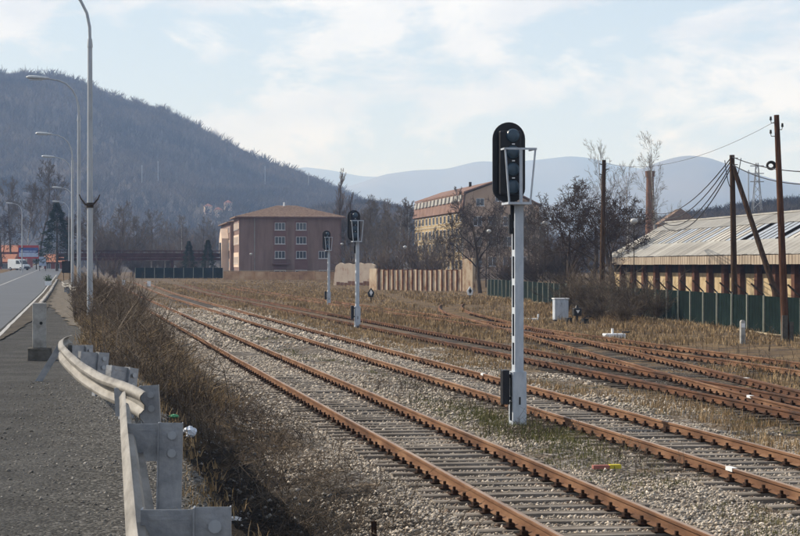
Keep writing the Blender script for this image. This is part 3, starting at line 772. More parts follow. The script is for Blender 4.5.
VG = lambda a, b: (lambda n: np.exp(npr.uniform(math.log(a), math.log(b), n)))
def notrack(u, v):
    k = np.ones(len(u), bool)
    for tu in (T1, T2): k &= np.abs(u - tu) > .95
    k &= np.abs(u - T3) > .85
    t4v = 16.4 + (v - 53) * SLP
    k &= (np.abs(u - t4v) > .85) | (v < 30)
    return k
# tall dry grass over the right half of the yard
u, v = tufts(9500, U_(15.4, 36), VG(30, 200), 9, .16, lambda u, v: (fbm(u * .3, v * .16, 4) > .46) & notrack(u, v))
blades('dry_grass', u, v, npr.uniform(.06, .28, len(u)) * (1 + .3 * (v > 90)), .004 + v * .00016, 'dry_grass', 'tall dry yellow grass between the turnout and the green fence')
u, v = tufts(6500, U_(10.8, 30), VG(70, 260), 9, .3, lambda u, v: (fbm(u * .2 + 9, v * .05, 4) > .38) & notrack(u, v))
blades('dry_grass', u, v, npr.uniform(.06, .26, len(u)), .004 + v * .00016, 'dry_grass', 'dry grass across the far end of the yard')
u, v = tufts(5200, U_(3.3, 46), VG(110, 330), 8, .4, lambda u, v: (fbm(u * .15 + 5, v * .03, 4) > .42) & notrack(u, v))
blades('dry_grass', u, v, npr.uniform(.05, .24, len(u)), .004 + v * .00016, 'dry_grass', 'pale dry grass in front of the old walls and the mauve house')
u, v = tufts(2200, U_(10.9, 13.0), VG(20, 90), 8, .12, lambda u, v: (fbm(u * .9, v * .3, 3) > .5) & notrack(u, v))
blades('dry_grass', u, v, npr.uniform(.05, .2, len(u)), .004 + v * .00012, 'dry_grass', 'short dry grass between the second and third tracks')
u, v = tufts(1500, U_(6.9, 8.5), VG(18, 120), 9, .1, lambda u, v: (fbm(u * .8 + 4, v * .22, 3) > .57))
blades('green_grass', u, v, npr.uniform(.03, .1, len(u)), .003 + v * .0001, 'green_grass', 'short green grass growing between the two nearest tracks')
u, v = tufts(700, lambda n: npr.normal(8.0, .45, n), lambda n: npr.normal(33, 3.0, n), 14, .12)
blades('green_grass', u, v, npr.uniform(.03, .15, len(u)), .005, 'green_grass', 'fresh green grass at the foot of the large signal')
u, v = tufts(900, U_(10.9, 12.9), VG(16, 60), 10, .12, lambda u, v: fbm(u * .7 + 14, v * .25, 3) > .52)
blades('green_grass', u, v, npr.uniform(.02, .08, len(u)), .003 + v * .0001, 'green_grass', 'low green grass between the second track and the turnout')
# ------------------------------------------------------------------ brush on the bank
def brush(name, n, ufn, vfn, h0, h1, m, label, r=.006, twig=2, cat='brush', keep=None, spread=.55, zfn=None, grow=.00006):
    u = ufn(n); v = vfn(n)
    if keep is not None:
        k = keep(u, v); u = u[k]; v = v[k]
    n = len(u)
    z = ground_z(u, v) if zfn is None else zfn(u, v)
    h = npr.uniform(h0, h1, n); a = npr.uniform(0, 6.283, n); l = npr.uniform(.1, spread, n) * h
    p0 = np.stack([u, v, z - .03], 1)
    p1 = p0 + np.stack([np.cos(a) * l * .35, np.sin(a) * l * .35, h * .55], 1)
    a2 = a + npr.normal(0, .6, n)
    p2 = p1 + np.stack([np.cos(a2) * l * .8, np.sin(a2) * l * .8, h * npr.uniform(.0, .45, n)], 1)
    rr = r * npr.uniform(.6, 1.4, n) + v * grow
    A = [p0, p1]; B = [p1, p2]; ra = [rr, rr * .75]; rb = [rr * .75, rr * .4]
    for k in range(twig):
        t = npr.uniform(.2, .95, n)[:, None]; s = p1 + (p2 - p1) * t if k % 2 else p0 + (p1 - p0) * (t * .6 + .4)
        b = npr.uniform(0, 6.283, n); q = h * npr.uniform(.15, .4, n)
        A.append(s); B.append(s + np.stack([np.cos(b) * q * .8, np.sin(b) * q * .8, q * npr.uniform(.1, .9, n)], 1)); ra.append(rr * .55); rb.append(rr * .3)
    vs2, fs = tubes(np.concatenate(A), np.concatenate(B), np.concatenate(ra), np.concatenate(rb))
    return tag(link(name, np_mesh(name, vs2, fs, m), rz=TH), label, cat, kind='stuff')
brush('dry_brush', 3100, lambda n: npr.normal(1.6, .75, n), VG(31, 70), .2, .75, 'brush_stem', 'tangled brown dry brush on the bank beside the nearest track', .006, 3, keep=lambda u, v: (u > .35) & (u < 2.5 + (v - 32) * .03))
brush('dry_brush', 1500, lambda n: npr.normal(1.8, .8, n), VG(36, 85), .2, .6, 'dry_grass', 'bleached dead stalks lying tangled through the brush on the bank', .004, 3, keep=lambda u, v: (u > .4) & (u < 3.4), spread=1.8)
brush('dry_brush', 420, lambda n: npr.normal(1.6, .7, n), VG(33, 110), .8, 1.6, 'brush_stem', 'few tall bare shoots standing above the brush on the bank', .007, 6, keep=lambda u, v: (u > .4) & (u < 3.2), spread=.5)
brush('dry_brush', 4800, lambda n: npr.normal(1.7, .9, n), VG(60, 170), .5, 1.2, 'brush_stem', 'tall dry brush along the bank in the distance, around the lamp posts', .008, 3, keep=lambda u, v: (u > .1) & (u < 3.8))
brush('bramble', 1900, lambda n: npr.normal(3.0, .6, n), U_(20, 44), .1, .45, 'brush_stem', 'low thin brambles hanging over the ditch', .004, 3, keep=lambda u, v: (u > 1.5) & (u < 4.3), spread=1.6)
brush('weeds', 700, U_(6.9, 8.5), VG(20, 46), .15, .5, 'brush_stem', 'thin dead weed stalks between the nearest two tracks', .0035, 3, keep=lambda u, v: fbm(u * .6 + 8, v * .3, 3) > .5, spread=.4)
brush('weeds', 900, U_(15, 30), VG(40, 120), .2, .7, 'brush_stem', 'dead weed stalks in the dry grass near the turnout', .005, 3, keep=lambda u, v: notrack(u, v), spread=.5)
u, v = tufts(2600, lambda n: npr.normal(1.5, .8, n), VG(36, 140), 9, .12, lambda u, v: (u > .25) & (u < 3.6))
blades('dry_grass', u, v, npr.uniform(.12, .45, len(u)), .005 + v * .0001, 'dry_grass', 'tan dry grass under the brush on the bank', lean=1.0)
u, v = tufts(260, lambda n: 1.0 + .12 * npr.normal(0, 1, n), U_(12, 30), 7, .06)
blades('dry_grass', u, v, npr.uniform(.04, .14, len(u)), .005, 'dry_grass', 'withered grass tufts on the broken edge of the shoulder', lean=1.0, zfn=lambda u, v: road_z(v) - .02)

# ------------------------------------------------------------------ crash barrier
bar = thing('crash_barrier', 'bent and dented metal crash barrier along the road shoulder in the left foreground', 'crash barrier', uv(.3, 14, 1.1), TH)
def bl(u, v, z): return (u - .3, v - 14, z - 1.1)
WP = [(0, .135), (.02, .132), (.066, .098), (.07, .08), (.066, .062), (.008, .02), (.008, -.02), (.066, -.062), (.07, -.08), (.066, -.098), (.02, -.132), (0, -.135)]
def wbeam(path, name, flat=()):
    """path: (u, v, z of beam centre, roll, squash)"""
    n = len(WP); vs2 = []; fs = []
    for i, (u, v, z, roll, sq) in enumerate(path):
        u0, v0 = path[max(0, i - 1)][:2]; u1, v1 = path[min(len(path) - 1, i + 1)][:2]
        d = Vector((u1 - u0, v1 - v0)).normalized(); nx, ny = -d.y, d.x       # towards the road
        for th in (0, .006):
            for (a, b) in WP:
                a = a * sq - th
                x = a * math.cos(roll) - b * math.sin(roll); h = a * math.sin(roll) + b * math.cos(roll)
                vs2.append(bl(u + nx * x, v + ny * x, z + h))
    m = 2 * n
    for i in range(len(path) - 1):
        for k in range(n - 1):
            fs.append((i * m + k, i * m + k + 1, (i + 1) * m + k + 1, (i + 1) * m + k))
            fs.append((i * m + n + k, (i + 1) * m + n + k, (i + 1) * m + n + k + 1, i * m + n + k + 1))
        for k in (0, n - 1):
            fs.append((i * m + k, (i + 1) * m + k, (i + 1) * m + n + k, i * m + n + k))
    mb = MB(); mb.v = vs2; mb.f = fs
    return mb.build(name, 'beam_metal', bar, smooth=True)
def interp_path(keys, step=.25):
    ks = sorted(keys, key=lambda k: k[1]); out = []
    vv = np.arange(ks[0][1], ks[-1][1] + 1e-6, step)
    arr = np.array(ks, float)
    for v in vv:
        j = min(max(np.searchsorted(arr[:, 1], v) - 1, 0), len(arr) - 2)
        t = (v - arr[j, 1]) / (arr[j + 1, 1] - arr[j, 1])
        p = arr[j] * (1 - t) + arr[j + 1] * t; p[1] = v
        p[0] += .006 * (float(vnoise(v * .45, 1.1)) - .5); p[2] += .008 * (float(vnoise(v * .4, 6.1)) - .5)
        out.append(tuple(p))
    o_ = np.array(out)
    for c_ in (0, 2, 3, 4):
        o_[:, c_] = np.convolve(np.pad(o_[:, c_], 2, mode='edge'), np.ones(5) / 5, 'valid')
    return [tuple(q) for q in o_]
BZ = 1.1 + .56
wbeam(interp_path([(.33, 3.0, BZ, -.5, 1), (.335, 8, BZ, -.5, 1), (.45, 13.4, BZ + .01, -.48, 1), (.52, 17.2, BZ, -.3, .9)]), 'beam')
wbeam(interp_path([(.66, 16.9, BZ - .01, .05, .6), (.56, 18.0, BZ + .0, -.08, .9), (.36, 20.0, BZ - .02, -.2, 1.0), (.16, 22.6, BZ - .03, -.12, 1.0), (.0, 25, BZ + .0, -.1, 1), (-.1, 27.4, BZ, -.05, 1), (-.1, 29, BZ + .03, 0, 1), (.06, 30.2, BZ + .03, 0, .9)]), 'beam')
PV = [(.64, 4.6, 0, 0, 1), (.665, 9.0, 0, 0, 1), (.71, 13.9, .02, 0, 1), (.78, 18.3, -.05, -.1, 1), (.66, 22.4, .16, .75, .93), (.40, 26.4, .1, .45, .93), (.26, 29.4, .05, .8, .9)]
pm = MB()
pm.box((-.085, 0, -.5), (.085, .007, .66)).box((-.093, -.045, -.5), (-.0855, .06, .66)).box((.078, .0075, -.5), (.085, .06, .66))
pmesh = pm.mesh('post', 'galvanised')
sm = MB()
sm.box((-.34, -.008, .38), (-.0935, 0, .65)).box((-.34, .0005, .38), (-.332, .09, .65)).box((-.3, -.011, .60), (-.1, -.0085, .625))
smesh = sm.mesh('spacer_plate', 'galvanised')
bmesh_ = MB().cyl((.01, -.024, 0), (.01, 0, 0), .032, .022, 10).mesh('bolt', 'lamp_steel', True)
for (u, v, tilt, turn, hs_) in PV:
    z = float(road_z(v))
    p = bpy.data.objects.new('post', pmesh); C.objects.link(p); p.parent = bar; p.location = bl(u, v, z); p.rotation_euler = (rnd.uniform(-.03, .03), tilt, -TH * .5 + turn + rnd.uniform(-.04, .04)); p.scale.z = hs_
    for nm, me, zz in (('spacer_plate', smesh, 0), ('bolt', bmesh_, .44), ('bolt', bmesh_, .57)):
        q = bpy.data.objects.new(nm, me); C.objects.link(q); q.parent = p; q.location.z = zz
MB().box((-.05, -.005, 0), (.05, .005, .75), Matrix.Rotation(.55, 4, 'Y')).build('end_strut', 'galvanised', bar, bl(-.5, 30.0, 1.08))
# the second, crumpled stretch beyond the concrete post
far_bar = thing('crash_barrier', 'short crumpled cream crash barrier far along the road, beside the bank', 'crash barrier', uv(-.3, 112, 1.1), TH)
bar = far_bar
def bl(u, v, z): return (u + .3, v - 112, z - 1.1)
wbeam(interp_path([(.75, 96, 1.5, .5, 1), (.45, 101, 1.72, .2, 1), (.1, 107, 1.6, -.2, 1), (.0, 114, 1.78, .1, 1), (-.35, 122, 1.65, .0, 1), (-.5, 130, 1.72, 0, 1)], .5), 'beam')
for (u, v) in ((.55, 99), (.3, 107), (.2, 115), (-.1, 123), (-.3, 130)):
    p = bpy.data.objects.new('post', pmesh); C.objects.link(p); p.parent = far_bar; p.location = bl(u, v, 1.1)

# ------------------------------------------------------------------ concrete post on its block
d = 36.0
cp = thing('concrete_post', 'grey square concrete post on a block beside the barrier end', 'post', (-6.83, d, 1.1), TH)
MB().box((-.22, -.2, -.1), (.23, .2, .25)).build('base_block', 'concrete_dark', cp, bevel=.02)
MB().box((-.13, -.12, .25), (.13, .12, 1.1)).build('shaft', 'concrete', cp, bevel=.015)
MB().cyl((.03, -.126, .72), (.03, -.1195, .72), .03, n=10).build('bolt_hole', 'black_paint', cp)

# ------------------------------------------------------------------ street lamps along the road
def lamp(label, d, x, first=None):
    X = (x - 400) * d / F
    u, v = to_uv(X, d)
    z = float(ground_z(u, v, False))
    if first is not None: return dup(first, (X, d, z), 0, label)
    t = thing('street_lamp', label, 'street lamp', (X, d, z), 0, 'street lamps along the road')
    p = MB().tube([(0, 0, -.3), (0, 0, 4), (0, 0, 9.0)], [.1, .09, .075], 12).build('pole', 'lamp_steel', t, smooth=True)
    MB().cyl((0, 0, 8.85), (0, 0, 9.12), .092, .07, 12).build('collar', 'lamp_steel', p, smooth=True)
    MB().box((-.05, -.115, .5), (.05, -.09, 1.0)).build('hatch', 'lamp_steel', p)
    pts = [(0, 0, 9.05), (-.01, 0, 9.5), (-.1, 0, 9.95), (-.3, 0, 10.35), (-.62, 0, 10.66), (-1.0, 0, 10.82), (-1.55, 0, 10.9)]
    MB().tube(pts, [.05, .05, .048, .045, .042, .04, .038], 10).build('arm', 'lamp_steel', t, smooth=True)
    h = MB(); prof = []
    secs = [(-1.45, .05, .05, .0), (-1.55, .08, .08, 0), (-1.8, .13, .1, .0), (-2.2, .16, .12, .0), (-2.45, .13, .1, .0), (-2.55, .04, .03, .0)]
    n = 12; vs2 = []
    for (x_, a, b, o) in secs:
        for i in range(n):
            q = 2 * math.pi * i / n
            vs2.append((x_, a * math.cos(q), 10.91 - (x_ + 1.45) * .05 + (b * 1.0 if math.sin(q) > 0 else b * .7) * math.sin(q)))
    fs = [(i * n + k, i * n + (k + 1) % n, (i + 1) * n + (k + 1) % n, (i + 1) * n + k) for i in range(len(secs) - 1) for k in range(n)] + [tuple(range(n)), tuple(range((len(secs) - 1) * n, len(secs) * n))]
    h.v = vs2; h.f = fs
    lh = h.build('lamp_head', 'lamp_lens', t, smooth=True)
    MB().box((-2.4, -.12, 10.83), (-1.75, .12, 10.86)).build('lens', 'lamp_lens', lh)
    return t
L1 = lamp('nearest and tallest-looking street lamp, its head cut off by the picture top', 61, 90)
L1b = MB()
for s in (-1, 1):
    L1b.tube([(0, -.1, 3.78), (s * .12, -.12, 3.8), (s * .27, -.1, 3.98), (s * .33, -.08, 4.12)], [.03, .026, .022, .018], 6)
L1b.cyl((0, 0, 3.7), (0, 0, 3.86), .12, .12, 12)
hooks = L1b.build('cable_hooks', 'arm_dark')
for i, (d, x, lab) in enumerate(((92, 79, 'second street lamp from the left foreground, head against the wooded hill'), (131, 72.5, 'third street lamp along the road, head against the wooded hill'), (161, 72, 'fourth street lamp along the road, lower head close above the trees'), (232, 73, 'fifth street lamp along the road, small head just above the bare trees'), (290, 69, 'sixth and smallest street lamp along the road, among the trees'))):
    lamp(lab, d, x, L1)
hooks.parent = L1
s2 = lamp('street lamp on the far left side of the road, above the white van', 300, 22, L1)

# ------------------------------------------------------------------ railway signals
def capsule(w, h, n=14):
    r = w / 2; pts = []
    for i in range(n + 1):
        a = math.pi * i / n; pts.append((r * math.cos(a), h / 2 - r + r * math.sin(a)))
    for i in range(n + 1):
        a = math.pi + math.pi * i / n; pts.append((r * math.cos(a), -h / 2 + r + r * math.sin(a) * .85))
    return pts
def signal(label, loc):
    t = thing('railway_signal', label, 'railway signal', loc, TH, 'railway signals standing between the tracks')
    # foot: wider slotted box
    f = MB()
    f.box((-.125, -.17, -.2), (.125, -.162, 1.0)).box((-.125, .162, -.2), (.125, .17, 1.0))
    for s in (-1, 1):
        x0, x1 = (-.125, -.117) if s < 0 else (.117, .125)
        f.box((x0, -.1615, -.2), (x1, -.1, 1.0)).box((x0, .1, -.2), (x1, .1615, 1.0))
        for (a, b) in ((-.2, .12), (.46, .56), (.9, 1.0)): f.box((x0, -.0995, a), (x1, .0995, b))
    f.box((-.124, -.169, 1.0005), (.124, .169, 1.012))
    foot = f.build('mast_foot', 'signal_paint', t)
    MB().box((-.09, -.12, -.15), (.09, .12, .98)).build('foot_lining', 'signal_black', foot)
    MB().box((-.015, -.176, .42), (.015, -.1705, .56)).build('lock_plate', 'black_paint', foot)
    # mast of two channels with batten plates
    g = MB(); z0, z1 = 1.013, 4.02
    g.box((-.08, -.13, z0), (.08, -.123, z1)).box((-.08, .123, z0), (.08, .13, z1))
    for s in (-1, 1):
        x0, x1 = (-.08, -.073) if s < 0 else (.073, .08)
        g.box((x0, -.1225, z0), (x1, -.075, z1)).box((x0, .075, z0), (x1, .1225, z1))
        z = z0
        while z < z1 - .05:
            g.box((x0, -.0745, z), (x1, .0745, z + .12)); z += .52
    mast = g.build('mast', 'signal_paint', t)
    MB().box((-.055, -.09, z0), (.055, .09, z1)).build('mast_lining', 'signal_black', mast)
    # relay box on the left
    rb = MB().box((-.30, -.10, .42), (-.17, .10, 1.04)).build('relay_box', 'signal_black', t, bevel=.012)
    MB().box((-.17, -.05, .5), (-.126, .05, .56)).box((-.17, -.05, .9), (-.126, .05, .96)).build('bracket', 'black_paint', rb)
    # platform and safety cage at the back
    pf = MB().box((-.27, -.42, 4.025), (.16, .12, 4.065)).box((-.06, -.14, 3.9), (.06, -.1305, 4.0245)).build('platform', 'signal_paint', t)
    cg = MB()
    top, bot = 5.0, 4.066
    A = [(-.25, -.40), (.14, -.40)]; B = [(-.33, -.44), (.22, -.44)]
    for (a, b) in zip(A, B): cg.tube([(a[0], a[1], bot), (b[0], b[1], top)], .017, 6)
    cg.box((-.355, -.462, top), (.245, -.418, top + .035))
    for x in (-.335, .225): cg.box((x - .016, -.4175, top + .002), (x + .016, .03, top + .032))
    cg.tube([(-.01, -.30, bot), (-.01, -.30, top + .01)], .03, 8)
    cg.build('safety_cage', 'signal_paint', t, smooth=True)
    # head: long black oval board
    cx, cz = -.165, 4.77
    hd = MB().prism([(cx + a, cz + b) for a, b in capsule(.60, 1.5)], 1, -.02, .02)
    head = hd.build('signal_board', 'signal_black', t)
    bx = MB().box((cx - .2, -.16, 4.2), (cx + .2, -.0205, 5.36)).build('lamp_housing', 'signal_black', t, bevel=.03)
    for k, z in enumerate((5.27, 4.97, 4.66, 4.35)):
        c = MB().cyl((cx + .04, -.2, z), (cx + .04, -.161, z), .11, .125, 20).build('lamp_cover', 'lens_cover', t, smooth=True)
        MB().sphere((cx + .04, -.198, z), .105, 14, 8, (1, .2, 1)).build('dome', 'lens_cover', c, smooth=True)
        MB().cyl((cx, .0205, z), (cx, .28, z), .13, .13, 16).build('hood', 'signal_black', t, smooth=True)
        if k < 3: MB().box((cx + .02, -.19, z - .165), (cx + .07, -.1605, z - .145)).build('latch', 'white_paint', bx)
    MB().box((-.13, .0, 3.55), (-.085, .05, 4.2)).box((-.16, -.02, 3.5), (-.09, .06, 3.85)).build('head_bracket', 'signal_black', t)
    return t
S1 = signal('large foreground railway signal, black oval head on a pale slotted mast', (2.13, 34.4, -.02))
dup(S1, (-2.0, 89.0, 0), TH, 'middle one of three railway signals, in front of the pink walls')
dup(S1, (-5.25, 140.0, 0), TH, 'smallest and farthest railway signal, in front of the mauve house')

# ------------------------------------------------------------------ yard equipment
cab = thing('equipment_cabinet', 'pale grey trackside cabinet standing by the turnout at the grass edge', 'cabinet', at(560.5, 322, 98), TH)
MB().box((-.36, -.25, .12), (.36, .25, 1.18)).build('body', 'signal_paint', cab, bevel=.015)
MB().box((-.4, -.29, 1.181), (.4, .29, 1.235)).build('lid', 'white_paint', cab, bevel=.01)
MB().box((-.33, -.262, .17), (-.01, -.2505, 1.13)).build('door', 'signal_paint', cab)
MB().box((.01, -.262, .17), (.33, -.2505, 1.13)).build('door', 'signal_paint', cab)
for x in (-.28, .28): MB().box((x - .05, -.2, -.1), (x + .05, .2, .119)).build('leg', 'signal_black', cab)
lv = thing('point_lever', 'black point lever with lantern beside the pale cabinet', 'point lever', at(577, 325, 94), TH)
MB().box((-.55, -.2, 0), (.55, .2, .14)).box((-.55, -.24, .1405), (-.3, .24, .36)).box((.28, -.22, .1405), (.55, .22, .32)).build('base_frame', 'black_paint', lv, bevel=.01)
MB().cyl((0, 0, .14), (0, 0, .45), .05).build('stem', 'black_paint', lv)
ln = MB().box((-.2, -.18, .45), (.2, .18, .84)).build('lantern', 'black_paint', lv, bevel=.04)
MB().prism([(-.1, .74), (.1, .74), (.0, .58)], 1, -.19, -.181).build('arrow', 'white_paint', ln)
MB().cyl((0, 0, .84), (0, 0, .98), .11, .05, 10).build('chimney_cap', 'black_paint', ln)
MB().tube([(.3, 0, .3), (.55, .05, .45), (.75, .1, .4)], .03, 6).build('lever_arm', 'black_paint', lv)
pmch = thing('point_machine', 'low pale point machine box at the near end of the grass bank', 'point machine', at(614, 339, 76), TH)
MB().box((-.42, -.25, -.05), (.42, .25, .22)).build('case', 'white_paint', pmch, bevel=.03)
MB().box((-.1, -.05, .22), (-.03, .05, .42)).build('handle', 'white_paint', pmch)
MB().cyl((.3, -.1, .28), (.62, -.1, .28), .03).build('crank', 'black_paint', pmch)
pm2 = thing('point_machine', 'low white point machine box just right of the large signal mast', 'point machine', at(530, 322, 101), TH)
MB().box((-.5, -.25, -.05), (.4, .25, .2)).build('case', 'white_paint', pm2, bevel=.03)
MB().cyl((.45, 0, 0), (.45, 0, .42), .05).build('crank', 'white_paint', pm2)
for (x, y, d, lab) in ((371, 299, 150, 'small black and white point indicator in the grass before the pink wall'), (470, 297, 160, 'small white point indicator at the end of the rusty fence')):
    t = thing('point_indicator', lab, 'point indicator', at(x, y + 2, d), 0, 'point indicators')
    t.location.z = 0
    MB().cyl((0, 0, -.1), (0, 0, .45), .05).build('stem', 'black_paint', t)
    b = MB().prism([(-.28, .8), (0, 1.2), (.28, .8), (.2, .45), (-.2, .45)], 1, -.1, .1).build('lantern_box', 'black_paint' if x < 400 else 'white_paint', t, bevel=.02)
    MB().prism([(-.12, .8), (0, 1.05), (.14, .8), (0, .55)], 1, -.12, -.101).build('arrow', 'white_paint' if x < 400 else 'black_paint', b)
wp = thing('marker_post', 'short white concrete marker post in front of the green fence', 'post', at(742.5, 346, 70), TH)
MB().prism([(-.09, -.2), (.09, -.2), (.085, .9), (.05, .95), (-.05, .95), (-.085, .9)], 1, -.08, .08).build('shaft', 'concrete', wp, bevel=.01)
MB().box((-.07, -.085, .68), (.07, -.0805, .84)).build('number_plate', 'white_paint', wp)
st = thing('iron_stake', 'short dark iron stake beside the nearest track at the picture bottom', 'stake', at(374, 537, 20.4), TH)
st.location.z = .0
MB().box((-.03, -.008, -.2), (.03, .008, .16)).box((-.008, .0085, -.2), (.008, .045, .16)).build('angle_bar', 'rust_clip', st)
by = thing('painted_brick', 'small half red, half yellow painted block lying on the ballast', 'block', at(609, 471, 26.9), TH)
by.location.z = .03
MB().box((-.24, -.05, 0), (-.001, .05, .055)).build('red_half', 'red_brick', by, bevel=.008)
MB().box((.001, -.05, 0), (.17, .05, .06)).build('yellow_half', 'yellow_paint', by, bevel=.008)
def crumple(name, label, cat, loc, r, m, seed, flat=.4):
    q = random.Random(seed); mb = MB().sphere((0, 0, 0), r, 12, 8, (1, .7, flat))
    mb.v = [tuple(c * q.uniform(.6, 1.25) for c in p) for p in mb.v]
    return tag(mb.build(name, m, None, loc), label, cat)
p = uv(1.32, 21.2); crumple('plastic_bag', 'crumpled pale blue plastic bag at the shoulder edge behind a barrier post', 'plastic bag', (p.x, p.y, 1.06), .075, 'plastic_bag', 3, .8)
p = uv(1.2, 22.4); crumple('plastic_scrap', 'green plastic scrap by the second barrier post', 'litter', (p.x, p.y, 1.14), .06, 'plastic_green', 4)
p = uv(2.5, 20.0); o = crumple('paper_scrap', 'white strip of paper lying in the dark ditch', 'litter', (p.x, p.y, float(ground_z(2.5, 20.0)) + .05), .16, 'paper', 5, .15); o.scale.y = .35; o.rotation_euler.z = .5
p = uv(2.1, 24.6); crumple('paper_scrap', 'small white crumpled paper on the ditch slope', 'litter', (p.x, p.y, float(ground_z(2.1, 24.6)) + .04), .09, 'paper', 6, .4)

# ------------------------------------------------------------------ green fence along the yard
def green_fence(label, A, B, h, n, arms=True, z=.1, foot=True):
    A = Vector((A[0], A[1], z)); B = Vector((B[0], B[1], z)); L_ = (B - A).length; ang = math.atan2((B - A).y, (B - A).x)
    t = thing('panel_fence', label, 'fence', A, ang, 'green panel fences')
    s = L_ / n
    pmh = MB().box((-.035, -.035, -.2), (.035, .035, h)).mesh('post', 'fence_post')
    amh = MB().box((-.032, -.032, 0), (.032, .032, .74), Matrix.Rotation(-.85, 4, 'X')).mesh('barb_arm', 'arm_dark')
    pl = MB()
    m = 12
    for i in range(m):           # folded sheet
        x0, x1 = .02 + (s - .04) * i / m, .02 + (s - .04) * (i + 1) / m
        y = .003 if i % 2 else -.003
        pl.box((x0 - .006, .045 + y, .04), (x1 + .006, .057 + y + (.0015 if i % 2 else 0), h - .06))
    pl.box((.02, .07, h * .33), (s - .02, .1, h * .33 + .05)).box((.02, .07, h * .72), (s - .02, .1, h * .72 + .05))
    plm = pl.mesh('panel', 'fence_green'); ftm = MB().box((.0, -.06, -.25), (s - .002, .12, .035)).mesh('footing', 'footing')
    for i in range(n + 1):
        p = bpy.data.objects.new('post', pmh); C.objects.link(p); p.parent = t; p.location = (i * s, 0, 0)
        p.rotation_euler.y = rnd.uniform(-.012, .022)
        if arms:
            a = bpy.data.objects.new('barb_arm', amh); C.objects.link(a); a.parent = p; a.location = (0, 0, h - .03)
            a.rotation_euler = (rnd.uniform(-.1, .1), 0, math.pi + rnd.uniform(-.15, .15))
        if i < n:
            q = bpy.data.objects.new('panel', plm); C.objects.link(q); q.parent = t; q.location = (i * s, 0, rnd.uniform(-.015, .015)); q.rotation_euler.x = rnd.uniform(-.02, .02)
            if foot:
                q = bpy.data.objects.new('footing', ftm); C.objects.link(q); q.parent = t; q.location = (i * s, 0, 0)
    return t
green_fence('long dark green sheet fence with barbed arms in front of the warehouse', (8.2, 178), (15.9, 68), 1.62, 40)
green_fence('low dark green fence far off left of the brown wall', (-46, 330), (-30.2, 324), 1.9, 9, False, .75)

# ------------------------------------------------------------------ rusty fence and old walls
def rusty_fence(A, B, h, n):
    A = Vector((*A, .2)); B = Vector((*B, .2)); L_ = (B - A).length; ang = math.atan2((B - A).y, (B - A).x)
    t = thing('rusty_fence', 'cream and rust streaked sheet metal fence with dark posts', 'fence', A, ang)
    s = L_ / n; r = random.Random(2)
    for i in range(n + 1):
        MB().box((i * s - .07, -.1, -.3), (i * s + .07, .0, h + r.uniform(-.05, .12))).build('post', 'rust_dark', t)
        if i < n:
            hh = h - .05 + r.uniform(-.06, .06)
            m = MB()
            m.box((i * s + .01, .01, -.2), ((i + 1) * s - .01, .04, hh))
            m.build('panel', 'rust_panel', t)
    for k, (x, w) in enumerate(((-1.4, 1.2), (L_ + .2, 1.5))):
        MB().box((x, -.2, -.3), (x + w, .25, h * (1.05 if k == 0 else 1.55))).build('end_slab', 'rust_panel', t)
    MB().box((0, .08, h - .12), (L_, .16, h - .02)).build('top_rail', 'rust_dark', t)
rusty_fence((-2.35, 215), (6.75, 206), 2.3, 17)
w = thing('old_wall', 'high pinkish plastered wall with flaking red brick, behind the middle signal', 'wall', (-8.4, 250, .3), -.55)
r = random.Random(8)
m = MB(); top = [(i * .6, 2.95 + r.uniform(-.12, .08)) for i in range(11)]
m.prism([(0, -.4)] + [(6.0, -.4)] + [(x, z if 0 < i < 10 else z - .2) for i, (x, z) in list(enumerate(top))[::-1]], 1, 0, .4)
m.build('wall_face', 'wall_pink', w)
for i in range(10):
    MB().box((.05 + i * .6, -.03, r.uniform(-.2, .1)), (.58 + i * .6, -.001, r.uniform(.4, 1.0))).build('brick_patch', 'chimney_brick', w)
MB().prism([(-.5, -.4), (0, -.4), (0, 2.7), (-.15, 2.4)], 1, .02, .38).build('broken_end', 'wall_pink', w)
w = thing('boundary_wall', 'long low orange brown wall in front of the mauve house', 'wall', (-28.3, 306, .55), -.42)
for i in range(8):
    MB().box((i * 2.7, 0, -.4), (i * 2.7 + 2.69, .3, 1.48 + r.uniform(-.05, .05))).build('wall_bay', 'wall_brown', w)
    MB().box((i * 2.7 - .12, -.06, -.4), (i * 2.7 + .12, -.002, 1.5)).build('pier', 'wall_brown', w)
MB().box((-.1, -.05, 1.545), (21.7, .35, 1.62)).build('coping', 'footing', w)

# ------------------------------------------------------------------ windows shared by the houses
def window(parent, x, z, w, h, y=0.0, lights=3, sill=True, axis='x', side=-1):
    """a framed window let into a wall at local (x, y, z centre), facing -y, or facing -x when axis is 'y'"""
    f = MB(); b = .07; M = Matrix.Translation((x, y, z)) if axis == 'x' else Matrix.Translation((y, x, z)) @ Matrix.Rotation(-math.pi / 2, 4, 'Z')
    f.box((-w / 2, -.05, -h / 2), (w / 2, .0, -h / 2 + b), M).box((-w / 2, -.05, h / 2 - b), (w / 2, .0, h / 2), M)
    for i in range(lights + 1):
        q = -w / 2 + b / 2 + (w - b) * i / lights
        f.box((q - b / 2, -.048, -h / 2 + b), (q + b / 2, 0, h / 2 - b), M)
    o = f.build('window', 'window_frame', parent)
    MB().box((-w / 2 + .01, -.02, -h / 2 + .01), (w / 2 - .01, -.004, h / 2 - .01), M).build('pane', 'glass_dark', o)
    if sill: MB().box((-w / 2 - .08, -.14, -h / 2 - .08), (w / 2 + .08, -.002, -h / 2 - .002), M).build('sill', 'window_frame', o)
    return o
